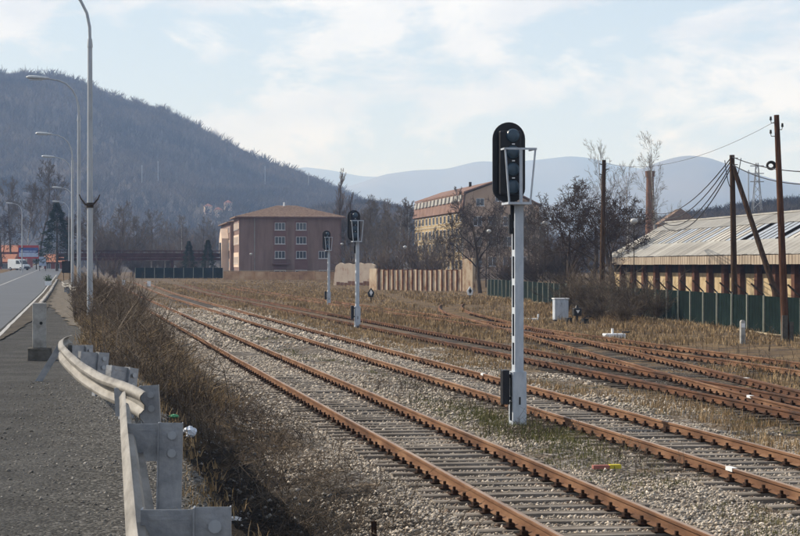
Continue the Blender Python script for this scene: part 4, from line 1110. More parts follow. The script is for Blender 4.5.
def hip_roof(x0, x1, y0, y1, z0, z1, ov=.6):
    x0 -= ov; x1 += ov; y0 -= ov; y1 += ov
    d = min(x1 - x0, y1 - y0) / 2
    if x1 - x0 > y1 - y0: a, b = (x0 + d, (y0 + y1) / 2), (x1 - d, (y0 + y1) / 2)
    else: a, b = ((x0 + x1) / 2, y0 + d), ((x0 + x1) / 2, y1 - d)
    m = MB(); e = .18
    vs2 = [(x0, y0, z0), (x1, y0, z0), (x1, y1, z0), (x0, y1, z0), (x0, y0, z0 + e), (x1, y0, z0 + e), (x1, y1, z0 + e), (x0, y1, z0 + e), (*a, z1), (*b, z1)]
    f = [(3, 2, 1, 0), (0, 1, 5, 4), (1, 2, 6, 5), (2, 3, 7, 6), (3, 0, 4, 7)]
    if x1 - x0 > y1 - y0: f += [(4, 5, 9, 8), (5, 6, 9), (6, 7, 8, 9), (7, 4, 8)]
    else: f += [(4, 5, 8), (5, 6, 9, 8), (6, 7, 9), (7, 4, 8, 9)]
    return m.add(vs2, f)

# ------------------------------------------------------------------ mauve three-storey house
H = thing('apartment_house', 'three storey mauve house with hipped tile roof behind the brown wall', 'house', (-27.1, 320, .6), R(8.6))
MB().box((0, 0, -.5), (17.3, 14, 10.5)).build('wall', 'house_mauve', H)
rf = hip_roof(0, 17.3, 0, 14, 10.5, 12.75, .7).build('roof', 'roof_tile', H)
for k in range(1, 12):       # tile courses
    t = k / 12; zz = 10.68 + (12.75 - 10.68) * t; ins = 7.7 * t
    MB().box((-.7 + ins, -.7 + ins - .03, zz - .02), (18.0 - ins, -.7 + ins + .12, zz + .035)).build('tile_course', 'roof_tile', rf)
MB().cyl((8.2, 6.6, 12.6), (8.2, 6.6, 13.3), .2, .16).build('vent', 'white_paint', rf)
MB().box((-.72, -.8, 10.42), (18.02, -.702, 10.55)).build('gutter', 'house_strip', rf)
for x in (6.9, 10.5):
    MB().box((x - 1.1, -.03, 1.8), (x + 1.1, -.001, 9.95)).build('window_strip', 'house_strip', H)
    for z in (9.0, 6.65, 4.2): window(H, x, z, 1.75, 1.25, -.031)
window(H, 14.2, 4.2, 1.5, 1.25, 0)
for (x, w_) in ((6.9, 2.0), (10.5, 2.0), (14.2, 1.4)): window(H, x, 1.2, w_, .8, -.031 if x < 12 else 0, 2, False)
bl_ = MB().box((5.6, -1.2, 2.55), (8.5, -.035, 2.7)).build('balcony', 'house_strip', H)
for i in range(11): MB().box((5.65 + i * .28, -1.18, 2.7), (5.69 + i * .28, -1.14, 3.3)).build('baluster', 'arm_dark', bl_)
MB().box((5.6, -1.2, 3.3), (8.5, -1.12, 3.36)).build('handrail', 'arm_dark', bl_)
MB().cyl((2.6, -.08, -.3), (2.6, -.08, 10.4), .07).build('downpipe', 'sheet_grey', H)
MB().cyl((17.2, -.08, -.3), (17.2, -.08, 10.4), .07).build('downpipe', 'house_strip', H)
for (z0, z1) in ((2.1, 4.6), (5.9, 7.6), (8.6, 9.6)):
    MB().box((-.06, .2, z0), (-.001, 13.8, z1)).build('cream_band', 'house_cream', H)
for y in (3, 7, 11):
    for z in (3.3, 6.7, 9.1): window(H, y, z, 1.4, 1.2, -.061, 2, True, 'y')
W2 = MB().box((-.6, 14.001, -.5), (12, 42, 9.9)).build('rear_wing', 'house_mauve', H)
hip_roof(-.6, 12, 14.8, 42, 9.901, 12.0, .6).build('wing_roof', 'roof_tile', W2)
for y in range(16, 40, 5):
    for (z0, z1) in ((1.5, 3.6), (5.0, 6.9), (8.2, 9.2)):
        MB().box((-.66, y, z0), (-.601, y + 2.6, z1)).build('cream_band', 'house_cream', W2)
        window(W2, y + 1.3, (z0 + z1) / 2, 1.2, 1.0, -.661, 2, False, 'y')
pb = MB().prism([(18, -.5), (26, -.5), (26, 7.2), (22, 9.0), (18, 7.2)], 0, -1.9, -.67).build('porch_gable', 'house_cream', W2)
MB().box((-1.96, 19.5, 1), (-1.905, 24.5, 6.5)).build('porch_glass', 'glass_dark', pb)

# ------------------------------------------------------------------ yellow factory with mansard roof
Fc = thing('factory_building', 'tall yellow factory with red mansard roof and brown gable, behind bare trees', 'factory', (10.1, 300, .6), math.atan2(7.35, 48))
FL, FW = 48.0, 12.2
Hm = [(0, 0), (0, 11.1), (.25, 13.7), (4.9, 15.4), (FW, 11.8), (FW, 0)]
MB().prism(Hm, 1, .0, FL).build('walls', 'factory_gable', Fc)
MB().box((-.12, .2, -.5), (-.001, FL, 11.0)).build('long_wall', 'factory_yellow', Fc)
mf = MB().prism([(-.5, 10.95), (-.3, 10.85), (.2, 13.75), (0, 13.8)], 1, -.3, FL + .3).build('mansard', 'factory_roof', Fc)
MB().prism([(-.1, 13.81), (4.9, 15.55), (FW + .4, 11.75), (FW + .4, 11.95), (4.9, 15.8), (-.1, 14.05)], 1, -.4, FL + .4).build('roof', 'factory_roof', Fc)
nwin = 13
for i in range(nwin):
    y = 2 + (FL - 4) * i / (nwin - 1)
    for z in (2.5, 5.3, 7.6, 10.0): window(Fc, y, z, 1.9, 1.5 if z < 9 else 1.3, -.121, 2, False, 'y')
    dm = MB().prism([(-.42, 12.6), (.3, 12.6), (.3, 13.6), (-.28, 13.6)], 1, y - 1.2, y + 1.2).build('dormer', 'sheet_grey', mf)
for z in (4.0, 6.4, 8.8):
    MB().box((-.2, .2, z), (-.122, FL, z + .25)).build('string_course', 'footing', Fc)
window(Fc, 6.0, 13.2, 1.9, 1.3, 0, 2); window(Fc, 2.6, 12.4, 1.3, 1.2, 0, 2)
for x in (2.2, 4.6, 7.0, 9.4):
    for z in (3.0, 6.2, 9.4): window(Fc, x, z, 1.4, 1.5, 0, 2)
MB().box((3.9, 16, 15.2), (4.3, 16.4, 16.3)).build('chimney', 'recess_dark', Fc)

# ------------------------------------------------------------------ warehouse with glazed sawtooth roof
Wh = thing('warehouse', 'long low warehouse with pale corrugated glazed roof behind the green fence', 'warehouse', (26.3, 125, 0), R(7.3))
Y0, Y1 = -26.0, 55.0
MB().box((.95, Y0, -.2), (12, Y1, 3.4)).build('brick_wall', 'brick_yellow', Wh)
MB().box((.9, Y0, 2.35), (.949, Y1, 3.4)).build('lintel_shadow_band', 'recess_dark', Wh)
y = Y0 + 1
i = 0
while y < Y1:
    MB().box((.55, y - .35, -.2), (.945, y + .35, 3.3)).build('pillar', 'pillar_rust', Wh)
    y += 4.0; i += 1
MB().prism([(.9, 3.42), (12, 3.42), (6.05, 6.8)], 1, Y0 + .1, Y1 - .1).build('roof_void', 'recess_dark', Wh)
SW = 1.35
def sheet(a, b, w_, ribs=5, th=.03):
    """one corrugated sheet between roof points a and b (x, z), w_ wide along y"""
    m = MB(); dx, dz = b[0] - a[0], b[1] - a[1]; l = math.hypot(dx, dz); nx, nz = -dz / l, dx / l
    k = ribs * 2 + 1; vs2 = []
    for i in range(k):
        yy = .03 + (w_ - .06) * i / (k - 1); o = .05 if i % 2 else 0
        for (px, pz) in (a, b):
            vs2.append((px + nx * o, yy, pz + nz * o))
    fs = [(2 * i, 2 * i + 1, 2 * i + 3, 2 * i + 2) for i in range(k - 1)]
    m.v = vs2; m.f = fs
    return m
e0, e1, e2, e3 = (-.25, 3.70), (1.85, 4.82), (4.25, 6.1), (6.1, 7.02)
lo_ = sheet(e0, e1, SW).mesh('roof_sheet', 'sheet_pale'); up_ = sheet((4.15, 6.12), e3, SW).mesh('roof_sheet', 'sheet_grey'); bk_ = sheet(e3, (12.2, 3.6), SW, 3).mesh('roof_sheet', 'sheet_grey')
gl = MB(); a, b = e1, e2
gl.prism([(a[0], a[1]), (a[0] - .02, a[1] + .045), (b[0] - .02, b[1] + .045), (b[0], b[1])], 1, .04, SW - .04)
glm = gl.mesh('roof_light', 'glazing'); glm2 = gl.mesh('roof_light', 'sheet_pale')
br = MB().prism([(a[0], a[1] - .02), (a[0] - .04, a[1] + .075), (b[0] - .04, b[1] + .075), (b[0], b[1] - .02)], 1, -.03, .03).mesh('glazing_bar', 'arm_dark')
n = int((Y1 - Y0) / SW); rr_ = random.Random(5)
openset = {20, 26, 32, 17, 11}
for i in range(n):
    y = Y0 + i * SW
    for me in (lo_, up_, bk_):
        o = bpy.data.objects.new('roof_sheet', me); C.objects.link(o); o.parent = Wh; o.location = (0, y, rr_.uniform(-.03, .03))
    if i not in openset:
        o = bpy.data.objects.new('roof_light', glm if (24 < i < 33 or rr_.random() < .3) else glm2); C.objects.link(o); o.parent = Wh; o.location = (0, y, rr_.uniform(0, .012))
    elif i % 3 != 2:
        # a light hinged open, dark gap below it
        o = bpy.data.objects.new('roof_light', glm2); C.objects.link(o); o.parent = Wh; o.location = (-.2, y + .75, .25)
        o.rotation_euler.z = .0; o.rotation_euler.x = .12
    o = bpy.data.objects.new('glazing_bar', br); C.objects.link(o); o.parent = Wh; o.location = (0, y, 0)
fm = MB()
for k in range(8): fm.box((-.3 - .02 * (k % 2), k * .3375 + .003, 3.02), (-.22, (k + 1) * .3375 - .003, 3.66))
fme = fm.mesh('fascia_board', 'fascia')
for i in range(int((Y1 - Y0) / 2.7)):
    o = bpy.data.objects.new('fascia_board', fme); C.objects.link(o); o.parent = Wh; o.location = (0, Y0 + i * 2.7, rr_.uniform(-.015, .015))
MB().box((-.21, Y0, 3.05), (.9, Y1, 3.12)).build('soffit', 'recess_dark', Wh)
MB().box((5.85, Y0, 7.0), (6.35, Y1, 7.12)).build('ridge_cap', 'sheet_grey', Wh)
MB().box((6.2, Y1 - .3, 0), (12, Y1 + .02, 3.5)).build('end_wall', 'brick_yellow', Wh)

# ------------------------------------------------------------------ wooden poles and wires
def wpole(name, label, base, top, r0, r1, m, stub=False):
    t = thing(name, label, 'pole', base, 0, 'wooden utility poles by the fence')
    v_ = Vector(top) - Vector(base)
    p = MB().tube([(0, 0, -.3), tuple(v_ * .5), tuple(v_)], [r0, (r0 + r1) / 2, r1], 10).build('pole', m, t, smooth=True)
    return t, v_
zb = .1
A_top = at(732, 155, 88); pA, vA = wpole('utility_pole', 'braced wooden pole behind the green fence carrying the cable bundle', (at(735, 290, 88).x, 88, zb), A_top, .16, .12, 'pole_wood')
q1 = at(733, 166, 88) - pA.location; q2 = at(788, 300, 86); q2.z = 0; q2 = q2 - pA.location
MB().tube([tuple(q1), tuple(q2)], [.11, .15], 10).build('brace', 'pole_wood', pA, smooth=True)
for k, dz in enumerate((-.15, -.45)):
    MB().cyl((vA.x - .12, -.1, vA.z + dz), (vA.x + .25, -.1, vA.z + dz), .02).build('bracket', 'arm_dark', pA)
B_base = at(786, 343, 71.5); B_top = at(776.5, 115, 71.5)
pB, vB = wpole('utility_pole', 'tall reddish wooden pole nearest the right edge, before the green fence', (B_base.x, 71.5, .05), B_top, .16, .1, 'pole_wood_red')
MB().box((-.17, -.2, -.3), (.03, .1, 1.0)).box((.10, -.2, -.3), (.25, .1, .75)).build('concrete_stub', 'concrete_dark', pB)
for (dz, s) in ((-.3, -1), (-.55, 1), (-.8, -1)):
    arm = MB().tube([(vB.x, 0, vB.z + dz), (vB.x + s * .2, 0, vB.z + dz), (vB.x + s * .22, 0, vB.z + dz + .12)], .015, 6).build('pin', 'arm_dark', pB)
    MB().cyl((vB.x + s * .22, 0, vB.z + dz + .1), (vB.x + s * .22, 0, vB.z + dz + .24), .05, .035).build('insulator', 'black_paint', arm)
pC, vC = wpole('utility_pole', 'dark wooden pole standing in front of the two dark bare trees', (at(601.5, 300, 112).x, 112, 0), at(604, 160, 112), .17, .12, 'pole_wood')
for (dz, s) in ((-.3, -1), (-.6, 1), (-.9, -1), (-2.6, -1)):
    MB().cyl((vC.x, 0, vC.z + dz), (vC.x + s * .28, 0, vC.z + dz + .08), .03).build('insulator', 'black_paint', pC)
def wire(label, a, b, sag, r=.018, n=14, name='overhead_wire', extra=None, cat='wire'):
    a = Vector(a); b = Vector(b)
    pts = [a.lerp(b, i / n) - Vector((0, 0, sag * 4 * (i / n) * (1 - i / n))) for i in range(n + 1)]
    o = Vector(pts[0])
    return tag(MB().tube([p - o for p in pts], r, 5).build(name, 'cable', None, o), label, cat)
E_ = at(655, 213, 150)
for k, (dz, sg) in enumerate(((0, .9), (-.12, 1.3), (-.3, 1.7), (-.42, 2.0))):
    wire(['top', 'second', 'third', 'lowest'][k] + ' cable of the sagging bundle running left from the braced pole', A_top + Vector((0, -.1, -.05 + dz)), E_ + Vector((0, 0, dz * .6)), sg, .028)
wire('upper wire from the braced pole past the reddish pole to the right', A_top + Vector((0, -.1, -.1)), at(860, 168, 62), .35, .022)
wire('lower wire from the braced pole past the reddish pole to the right', A_top + Vector((0, -.1, -.45)), at(860, 178, 62), .5, .022)
wire('thin looped jumper cable hanging below the braced pole top', A_top + Vector((.4, -.1, -.15)), A_top + Vector((.05, -.12, -1.1)), .35, .02)
wire('jumper loop on the left side of the braced pole', A_top + Vector((-.35, -.1, -.25)), A_top + Vector((-.05, -.12, -1.5)), .35, .02)
wire('long thin wire from the dark pole to the reddish pole', at(604, 163, 112), at(776, 121, 71.5), .8, .008)
cc = at(771, 165.5, 80)
dr = thing('cable_coil', 'dark round coil of cable hanging on the wire left of the reddish pole', 'cable coil', cc)
m = MB()
for k in range(3): m.tube([(.18 * math.cos(q) * (1 - .1 * k), .05 * k - .05, .16 * math.sin(q) * (1 - .1 * k)) for q in [i * 2 * math.pi / 14 for i in range(15)]], .045, 6)
m.build('coil', 'cable', dr, smooth=True)

# ------------------------------------------------------------------ globe lamps in the factory yard
def globe(label, x, y, d, y0=None):
    p = at(x, y, d)
    t = thing('globe_lamp', label, 'lamp', (p.x, d, .3), 0, 'white globe lamps on thin poles')
    MB().tube([(0, 0, -.4), (0, 0, p.z - .5)], [.04, .025], 6).build('pole', 'arm_dark', t)
    g = MB().sphere((0, 0, p.z - .3), .19, 12, 8, (1.25, 1, .9)).build('globe', 'globe_glass', t, smooth=True)
    MB().cyl((0, 0, p.z - .55), (0, 0, p.z - .42), .06, .1).build('fitting', 'sheet_grey', g)
globe('white globe lamp on a thin pole left of the warehouse roof', 634, 221, 118)
globe('white globe lamp in front of the brown factory gable', 489, 231, 190)
globe('white globe lamp before the yellow factory wall, above the rusty fence', 405, 247, 235)
globe('white globe lamp at the left end of the mauve house front', 251, 254, 312)
globe('white globe lamp right of the mauve house', 342, 244, 300)
globe('white globe lamp left of the dark bare trees', 545, 223, 150)

# ------------------------------------------------------------------ far things
ch = thing('factory_chimney', 'red brick factory chimney rising above the warehouse roof end', 'chimney', (at(650, 266, 260).x, 260, 0))
zt = at(650, 171, 260).z
MB().tube([(0, 0, 0), (0, 0, zt - .8)], [.78, .5], 14).build('shaft', 'chimney_brick', ch, smooth=True)
MB().cyl((0, 0, zt - .8), (0, 0, zt), .63, .65, 14).build('crown', 'chimney_brick', ch)
hs = thing('ridge_house', 'small house with low brown roof on the ridge behind the warehouse', 'house', (at(678, 222, 330).x, 330, 7.0))
MB().box((-3.2, -3, -3), (3.2, 3, 3.2)).build('wall', 'factory_gable', hs)
MB().prism([(-3.8, 3.1), (3.8, 3.1), (0, 5.8)], 1, -3.4, 3.4).build('roof', 'roof_tile', hs)
window(hs, 0, 1.4, 1.4, 1.2, -3.001)
def pylon(label, x, ytop, ybase, d, lattice=True):
    zb, zt = at(x, ybase, d).z - 8, at(x, ytop, d).z
    if not lattice and x < 400:
        px, d, zb = on_hill(x, ybase); zt = at(x, ytop, d).z
    t = thing('transmission_pylon' if lattice else 'mast', label, 'pylon' if lattice else 'mast', (at(x, 0, d).x, d, zb))
    h = zt - zb; w0, w1 = h * .085, h * .014
    if not lattice:
        MB().cyl((0, 0, 0), (0, 0, h), .28, .2, 6).build('shaft', 'lamp_steel', t); MB().box((-.45, -.15, h * .95), (.45, .15, h * .965)).build('antenna', 'lamp_steel', t); return
    for a, b in ((-1, -1), (1, -1), (1, 1), (-1, 1)):
        MB().tube([(a * w0, b * w0, 0), (a * w1, b * w1, h)], .16, 4).build('leg', 'sheet_grey', t)
    for i in range(9):
        z0, z1 = h * i / 9, h * (i + 1) / 9; q0, q1 = w0 + (w1 - w0) * i / 9, w0 + (w1 - w0) * (i + 1) / 9
        MB().tube([(-q0, -q0, z0), (q1, -q1, z1)], .1, 4).build('strut', 'sheet_grey', t); MB().tube([(q0, -q0, z0), (-q1, -q1, z1)], .1, 4).build('strut', 'sheet_grey', t)
    for z in (.72, .84, .95): MB().box((-h * .1, -.15, h * z), (h * .1, .15, h * z + .3)).build('cross_arm', 'sheet_grey', t)
pylon('grey lattice power pylon on the ridge right of the braced pole', 757, 163, 206, 600)
pylon('thin slender mast just left of the lattice pylon', 748.5, 170, 206, 590, False)
for (x, yt, yb, lab) in ((142, 165, 192, 'thin pale mast on the wooded hill above the footbridge'), (158, 161, 188, 'second thin pale mast on the wooded hill, right of the first'), (265, 166, 190, 'thin pale mast on the hillside above the mauve house'), (308.5, 172, 192, 'thin pale mast on the hillside right above the mauve roof end')):
    pylon(lab, x, yt, yb, 880, False)
for (x, y, d, lab) in ((208, 214, 700, 'pale house at the foot of the wooded hill left of the mauve roof'), (218, 217, 690, 'small white house at the hill foot, right beside the mauve roof'), (228, 211, 720, 'cream house with orange roof at the hill foot')):
    px, d, pz = on_hill(x, y); t = thing('hillside_house', lab, 'house', (px, d, pz + 1), .3, 'houses at the hill foot')
    MB().box((-2.6, -2.6, -4), (2.6, 2.6, 4)).build('wall', 'house_cream', t); hip_roof(-2.6, 2.6, -2.6, 2.6, 4.001, 6.2, .3).build('roof', 'roof_orange', t); window(t, 0, 1.5, 1.6, 1.3, -2.601)
# footbridge
fb = thing('footbridge', 'dark red steel footbridge crossing beyond the end of the tracks', 'footbridge', (at(92, 266, 345).x, 345, .8))
x0, x1 = 0, (224 - 92) * 345 / F
zz = at(0, 258, 345).z - .8
MB().box((x0 - 6, -.9, zz - .45), (x1, .9, zz)).build('deck', 'bridge_red', fb)
for s in (-1, 1):
    MB().box((x0 - 6, s * .95 - .05, zz + 1.2), (x1, s * .95 + .05, zz + 1.36)).build('handrail', 'bridge_red', fb)
    for i in range(21):
        x = x0 - 5.9 + (x1 - x0 + 5.8) * i / 20; MB().box((x - .05, s * .95 - .04, zz + .001), (x + .05, s * .95 + .04, zz + 1.2)).build('baluster', 'bridge_red', fb)
    MB().box((x0 - 6, s * .95 - .02, zz + .15), (x1, s * .95 + .02, zz + .85)).build('side_panel', 'bridge_red', fb)
for x in (4.0, 14.6, 20.5): MB().box((x - .2, -.5, -1), (x + .2, .5, zz - .451)).build('pier', 'bridge_red', fb)
for (x, y, d, lab) in ((123.5, 272, 250, 'tiny white marker board below the footbridge, left one'), (149, 275, 235, 'tiny white marker board below the footbridge, right one')):
    p = at(x, y + 2, d); t = thing('marker_board', lab, 'marker', (p.x, d, .3)); MB().box((-.22, -.03, .1), (.22, .03, .75)).build('plate', 'white_paint', t); MB().box((-.04, -.02, -.4), (.04, .02, .099)).build('stake', 'black_paint', t)
shd = thing('yard_shelter', 'open white framed shelter below the footbridge', 'shelter', (at(150, 266, 360).x, 362, .9))
for x in (0, 2.6): MB().box((x - .12, -.1, -.3), (x + .12, .1, 3.0)).build('post', 'sheet_pale', shd)
MB().box((-1.0, -2, 3.001), (3.2, 2, 3.2)).build('roof', 'sheet_pale', shd)

# roadside, far left
zr = lambda d: float(road_z(d))
van = thing('van', 'white van parked by the red building at the end of the road', 'van', (at(19, 0, 352).x, 352, zr(352)), R(-38)); van.scale = (.86, .86, .86)
prof = [(-2.6, .35), (2.5, .35), (2.62, .8), (2.5, 1.12), (1.75, 1.3), (1.05, 2.2), (.8, 2.35), (-2.5, 2.38), (-2.62, 2.2)]
MB().prism(prof, 1, -.95, .95).build('body', 'van_white', van, bevel=.06)
MB().prism([(1.84, 1.32), (1.2, 2.13), (1.16, 2.1), (1.78, 1.3)], 1, -.85, .85).build('windscreen', 'glass_dark', van)
for s in (-1, 1):
    MB().prism([(1.5, 1.35), (.95, 2.1), (.1, 2.1), (.1, 1.35)], 1, s * .955 - .01, s * .955 + .01).build('side_window', 'glass_dark', van)
    MB().box((2.49, s * .7 - .16, .82), (2.625, s * .7 + .16, 1.02)).build('headlight', 'lamp_lens', van)
    for x in (-1.7, 1.6):
        wl = MB().cyl((x, s * .82, .34), (x, s * 1.0, .34), .34, n=16).build('wheel', 'rubber', van); MB().cyl((x, s * 1.001, .34), (x, s * 1.02, .34), .18, n=12).build('rim', 'lamp_steel', wl)
MB().box((2.5, -.9, .38), (2.7, .9, .62)).build('bumper', 'rubber', van)
MB().box((2.6, -.55, .66), (2.64, .55, .8)).build('grille', 'rubber', van)
bb = thing('billboard', 'red framed billboard with blue and pale panels above the white van', 'billboard', (at(28.5, 0, 372).x, 372, zr(372)), .05)
zc = at(0, 252, 372).z - zr(372)
MB().box((-2.0, -.1, zc - 1.3), (2.0, .1, zc + 1.3)).build('frame', 'board_red', bb)
pn = MB().box((-1.85, -.14, zc - .1), (1.9, -.101, zc + .85)).build('upper_panel', 'board_blue', bb)
p2 = MB().box((-1.85, -.14, zc - .95), (1.9, -.101, zc - .12)).build('lower_panel', 'board_pale', bb)
for i, (a, b) in enumerate(((-1.6, -1.0), (-.9, .1), (.2, .8), (.9, 1.6))): MB().box((a, -.15, zc + .05), (b, -.1405, zc + .25)).build('lettering', 'board_pale', pn)
for x in (-1.5, 1.5): MB().box((x - .1, .101, -.5), (x + .1, .25, zc + 1.2)).build('post', 'arm_dark', bb)
def red_house(label, x0, x1, d, ye, yr, yb, wallm, n=3):
    X0, X1 = (x0 - 400) * d / F, (x1 - 400) * d / F; zb = zr(d) - .5
    t = thing('red_house', label, 'house', (X0, d, zb)); w_ = X1 - X0
    ze, zt = at(0, ye, d).z - zb, at(0, yr, d).z - zb
    MB().box((0, 0, -1), (w_, 8, ze)).build('wall', wallm, t)
    MB().prism([(-.6, ze + .01), (8.6, ze + .01), (4, zt)], 0, -.5, w_ + .5).build('roof', 'roof_orange', t)
    for i in range(n): window(t, w_ * (i + .5) / n, ze * .55, min(1.3, w_ / n * .5), 1.1, -.001)
red_house('red house with orange tile roof at the far left edge behind the van', -25, 11, 385, 262, 254, 271, 'house_red')
red_house('higher dark red house behind the billboard', -20, 26, 440, 252, 245, 262, 'house_red', 4)
red_house('brownish red house with orange roof right of the billboard', 44, 62, 390, 262, 254, 270, 'house_red', 2)
ib = thing('info_board', 'pale blue notice board on legs right of the billboard', 'notice board', (at(42.5, 0, 330).x, 330, zr(330)))
MB().box((-.6, -.05, .9), (.6, .05, 2.5)).build('panel', 'board_pale', ib)
for x in (-.5, .5): MB().box((x - .05, .051, -.2), (x + .05, .12, 2.4)).build('leg', 'arm_dark', ib)
ds = thing('road_sign', 'black back of a square sign at the far end of the bank', 'road sign', (at(66.5, 0, 190).x, 190, 1.2))
MB().box((-.46, -.03, 1.0), (.46, .03, 2.2)).build('board', 'black_paint', ds)
for x in (-.3, .3): MB().cyl((x, .06, -.3), (x, .06, 2.1), .03).build('post', 'arm_dark', ds)
pt = thing('planter', 'white planter with a small green bush beside the far kerb', 'planter', (at(48.3, 0, 160).x, 160, 1.15)); pt.scale = (.75, .75, .8)
MB().prism([(-.28, 0), (.28, 0), (.36, .6), (-.36, .6)], 1, -.3, .3).build('tub', 'white_paint', pt)
gs = MB(); r = random.Random(3)
for i in range(260):
    q = Vector((r.gauss(0, .2), r.gauss(0, .2), .62 + abs(r.gauss(0, .26)))); e = Vector((r.uniform(-1, 1), r.uniform(-1, 1), r.uniform(-.3, 1))).normalized() * .09
    o = e.orthogonal().normalized() * .04; gs.add([q - o, q + o, q + e + o * .5, q + e - o * .5], [(0, 1, 2, 3)])
gs.build('bush', 'bush_green', pt)
# kerb stones between the road and the shoulder
kb = thing('kerb', 'line of pale kerb stones on the far roadside', 'kerb', (0, 0, 0), TH)
kb['kind'] = 'structure'
del kb['category']
km = MB().prism([(-.09, -.1), (.09, -.1), (.09, .12), (.07, .14), (-.05, .14), (-.09, .11)], 1, -.49, .49).mesh('kerb_stone', 'kerb_stone')
v = 84.0
while v < 200:
    o = bpy.data.objects.new('kerb_stone', km); C.objects.link(o); o.parent = kb; o.location = (-1.35 + rnd.uniform(-.02, .02), v, float(road_z(v)) + rnd.uniform(-.01, .01)); o.rotation_euler.z = rnd.uniform(-.01, .01); v += 1.0

# ------------------------------------------------------------------ trees
def grow(seed, H, kind):
    q = random.Random(seed); S = {0: [], 1: []}
    P = {'tall': dict(split=.25, spread=(22, 48), lv=5, n=(13, 6, 5, 4), lr=(.42, .5, .55, .8), up=.4, r=.013),
         'birch': dict(split=.25, spread=(18, 40), lv=5, n=(16, 6, 5, 3), lr=(.32, .5, .55, .6), up=.25, r=.009),
         'poplar': dict(split=.1, spread=(10, 22), lv=5, n=(22, 6, 5, 3), lr=(.34, .45, .5, .6), up=.7, r=.013),
         'broad': dict(split=.3, spread=(28, 70), lv=6, n=(7, 5, 5, 5, 3), lr=(.85, .6, .55, .6, .85), up=.25, r=.022),
         'scrub': dict(split=.02, spread=(3, 42), lv=4, n=(44, 7, 6, 2), lr=(8.0, .4, .5, .5), up=.3, r=.004)}[kind]
    def branch(p, d, L_, r, lv):
        ns = 5 if lv == 0 else (4 if lv < 3 else 2)
        pts = [(p.copy(), r)]; d = d.normalized()
        for i in range(ns):
            w = .09 if lv == 0 else (.2 if kind == 'broad' and lv < 4 else .12)
            d = (d + Vector((q.gauss(0, w), q.gauss(0, w), q.gauss(0, w * .6) + (P['up'] * .22 if lv else 0)))).normalized()
            p2 = p + d * (L_ / ns); r2 = r * (1 - (i + 1) / ns * (.75 if lv else .8))
            S[0 if lv == 0 else 1].append((p.copy(), p2.copy(), r * (1 - i / ns * .75), max(r2, .003)))
            p = p2; pts.append((p.copy(), r2))
        if lv + 1 >= P['lv']: return
        n = P['n'][lv]
        for k in range(n):
            t = (P['split'] + (1 - P['split']) * (k + q.random() * .8) / n) if lv == 0 else (.2 + .8 * (k + q.random()) / n)
            t = min(t, .985); f = t * ns; i = int(f); a, ra = pts[i]; b, rb = pts[i + 1]
            s = a.lerp(b, f - i); rr = ra + (rb - ra) * (f - i)
            az = k * 2.4 + q.uniform(-.6, .6); an = R(q.uniform(*P['spread'])) * (1 if lv == 0 else 1.05)
            dd = (pts[i + 1][0] - pts[i][0]).normalized(); o = dd.orthogonal().normalized(); o2 = dd.cross(o)
            nd = dd * math.cos(an) + (o * math.cos(az) + o2 * math.sin(az)) * math.sin(an)
            sh = (1.15 - .75 * t) if lv == 0 and kind != 'broad' else (1.0 - .3 * t)
            branch(s, nd, L_ * P['lr'][lv] * sh * q.uniform(.75, 1.15), max(rr * .5, .004) if not (kind == 'scrub' and lv == 0) else H * .0035, lv + 1)
    TL = {'broad': .5, 'scrub': .12}.get(kind, .95)
    branch(Vector((0, 0, -.2)), Vector((q.uniform(-.06, .06), q.uniform(-.06, .06), 1)), H * TL, H * P['r'], 0)
    return S
def segs_mesh(name, segs, m, k=3, fat=1.0, rmin=.0):
    A = np.array([s[0] for s in segs]); B = np.array([s[1] for s in segs])
    ra = np.maximum(np.array([s[2] for s in segs]) * fat, rmin); rb = np.maximum(np.array([s[3] for s in segs]) * fat, rmin * .7)
    v_, f_ = tubes(A, B, ra, rb, k); return np_mesh(name, v_, f_, m, k > 4)
LIB = {}
def lib(kind, var, H, bark, twig, rmin):
    key = (kind, var, bark, twig)
    if key not in LIB:
        S = grow(hash((kind, var)) % 1000 if False else {'tall': 10, 'birch': 40, 'poplar': 70, 'broad': 100, 'scrub': 130}[kind] + var, H, kind)
        top = max(max(s[1].z for s in S[0]), max(s[1].z for s in S[1]))
        LIB[key] = (segs_mesh('trunk', S[0], bark, 8), segs_mesh('crown', S[1], twig, 3, 1, rmin), top)
    return LIB[key]
def tree(label, x, d, ytop, kind='tall', var=0, bark='bark', twig='twig_brown', zb=None, rmin=.009, wide=1.0, group='bare trees behind the yard', ref=12.0, name='bare_tree', cat='tree'):
    X = (x - 400) * d / F
    if zb is None:
        u, v = to_uv(X, d); zb = float(ground_z(u, v, False))
    h = HC + (266 - ytop) * d / F - zb
    tm, cm, top = lib(kind, var, ref, bark, twig, rmin)
    t = thing(name, label, cat, (X, d, zb), rnd.uniform(0, 6.28), group)
    s = h / top; t.scale = (s * wide, s * wide, s)
    link('trunk', tm, t); link('crown', cm, t)
    return t
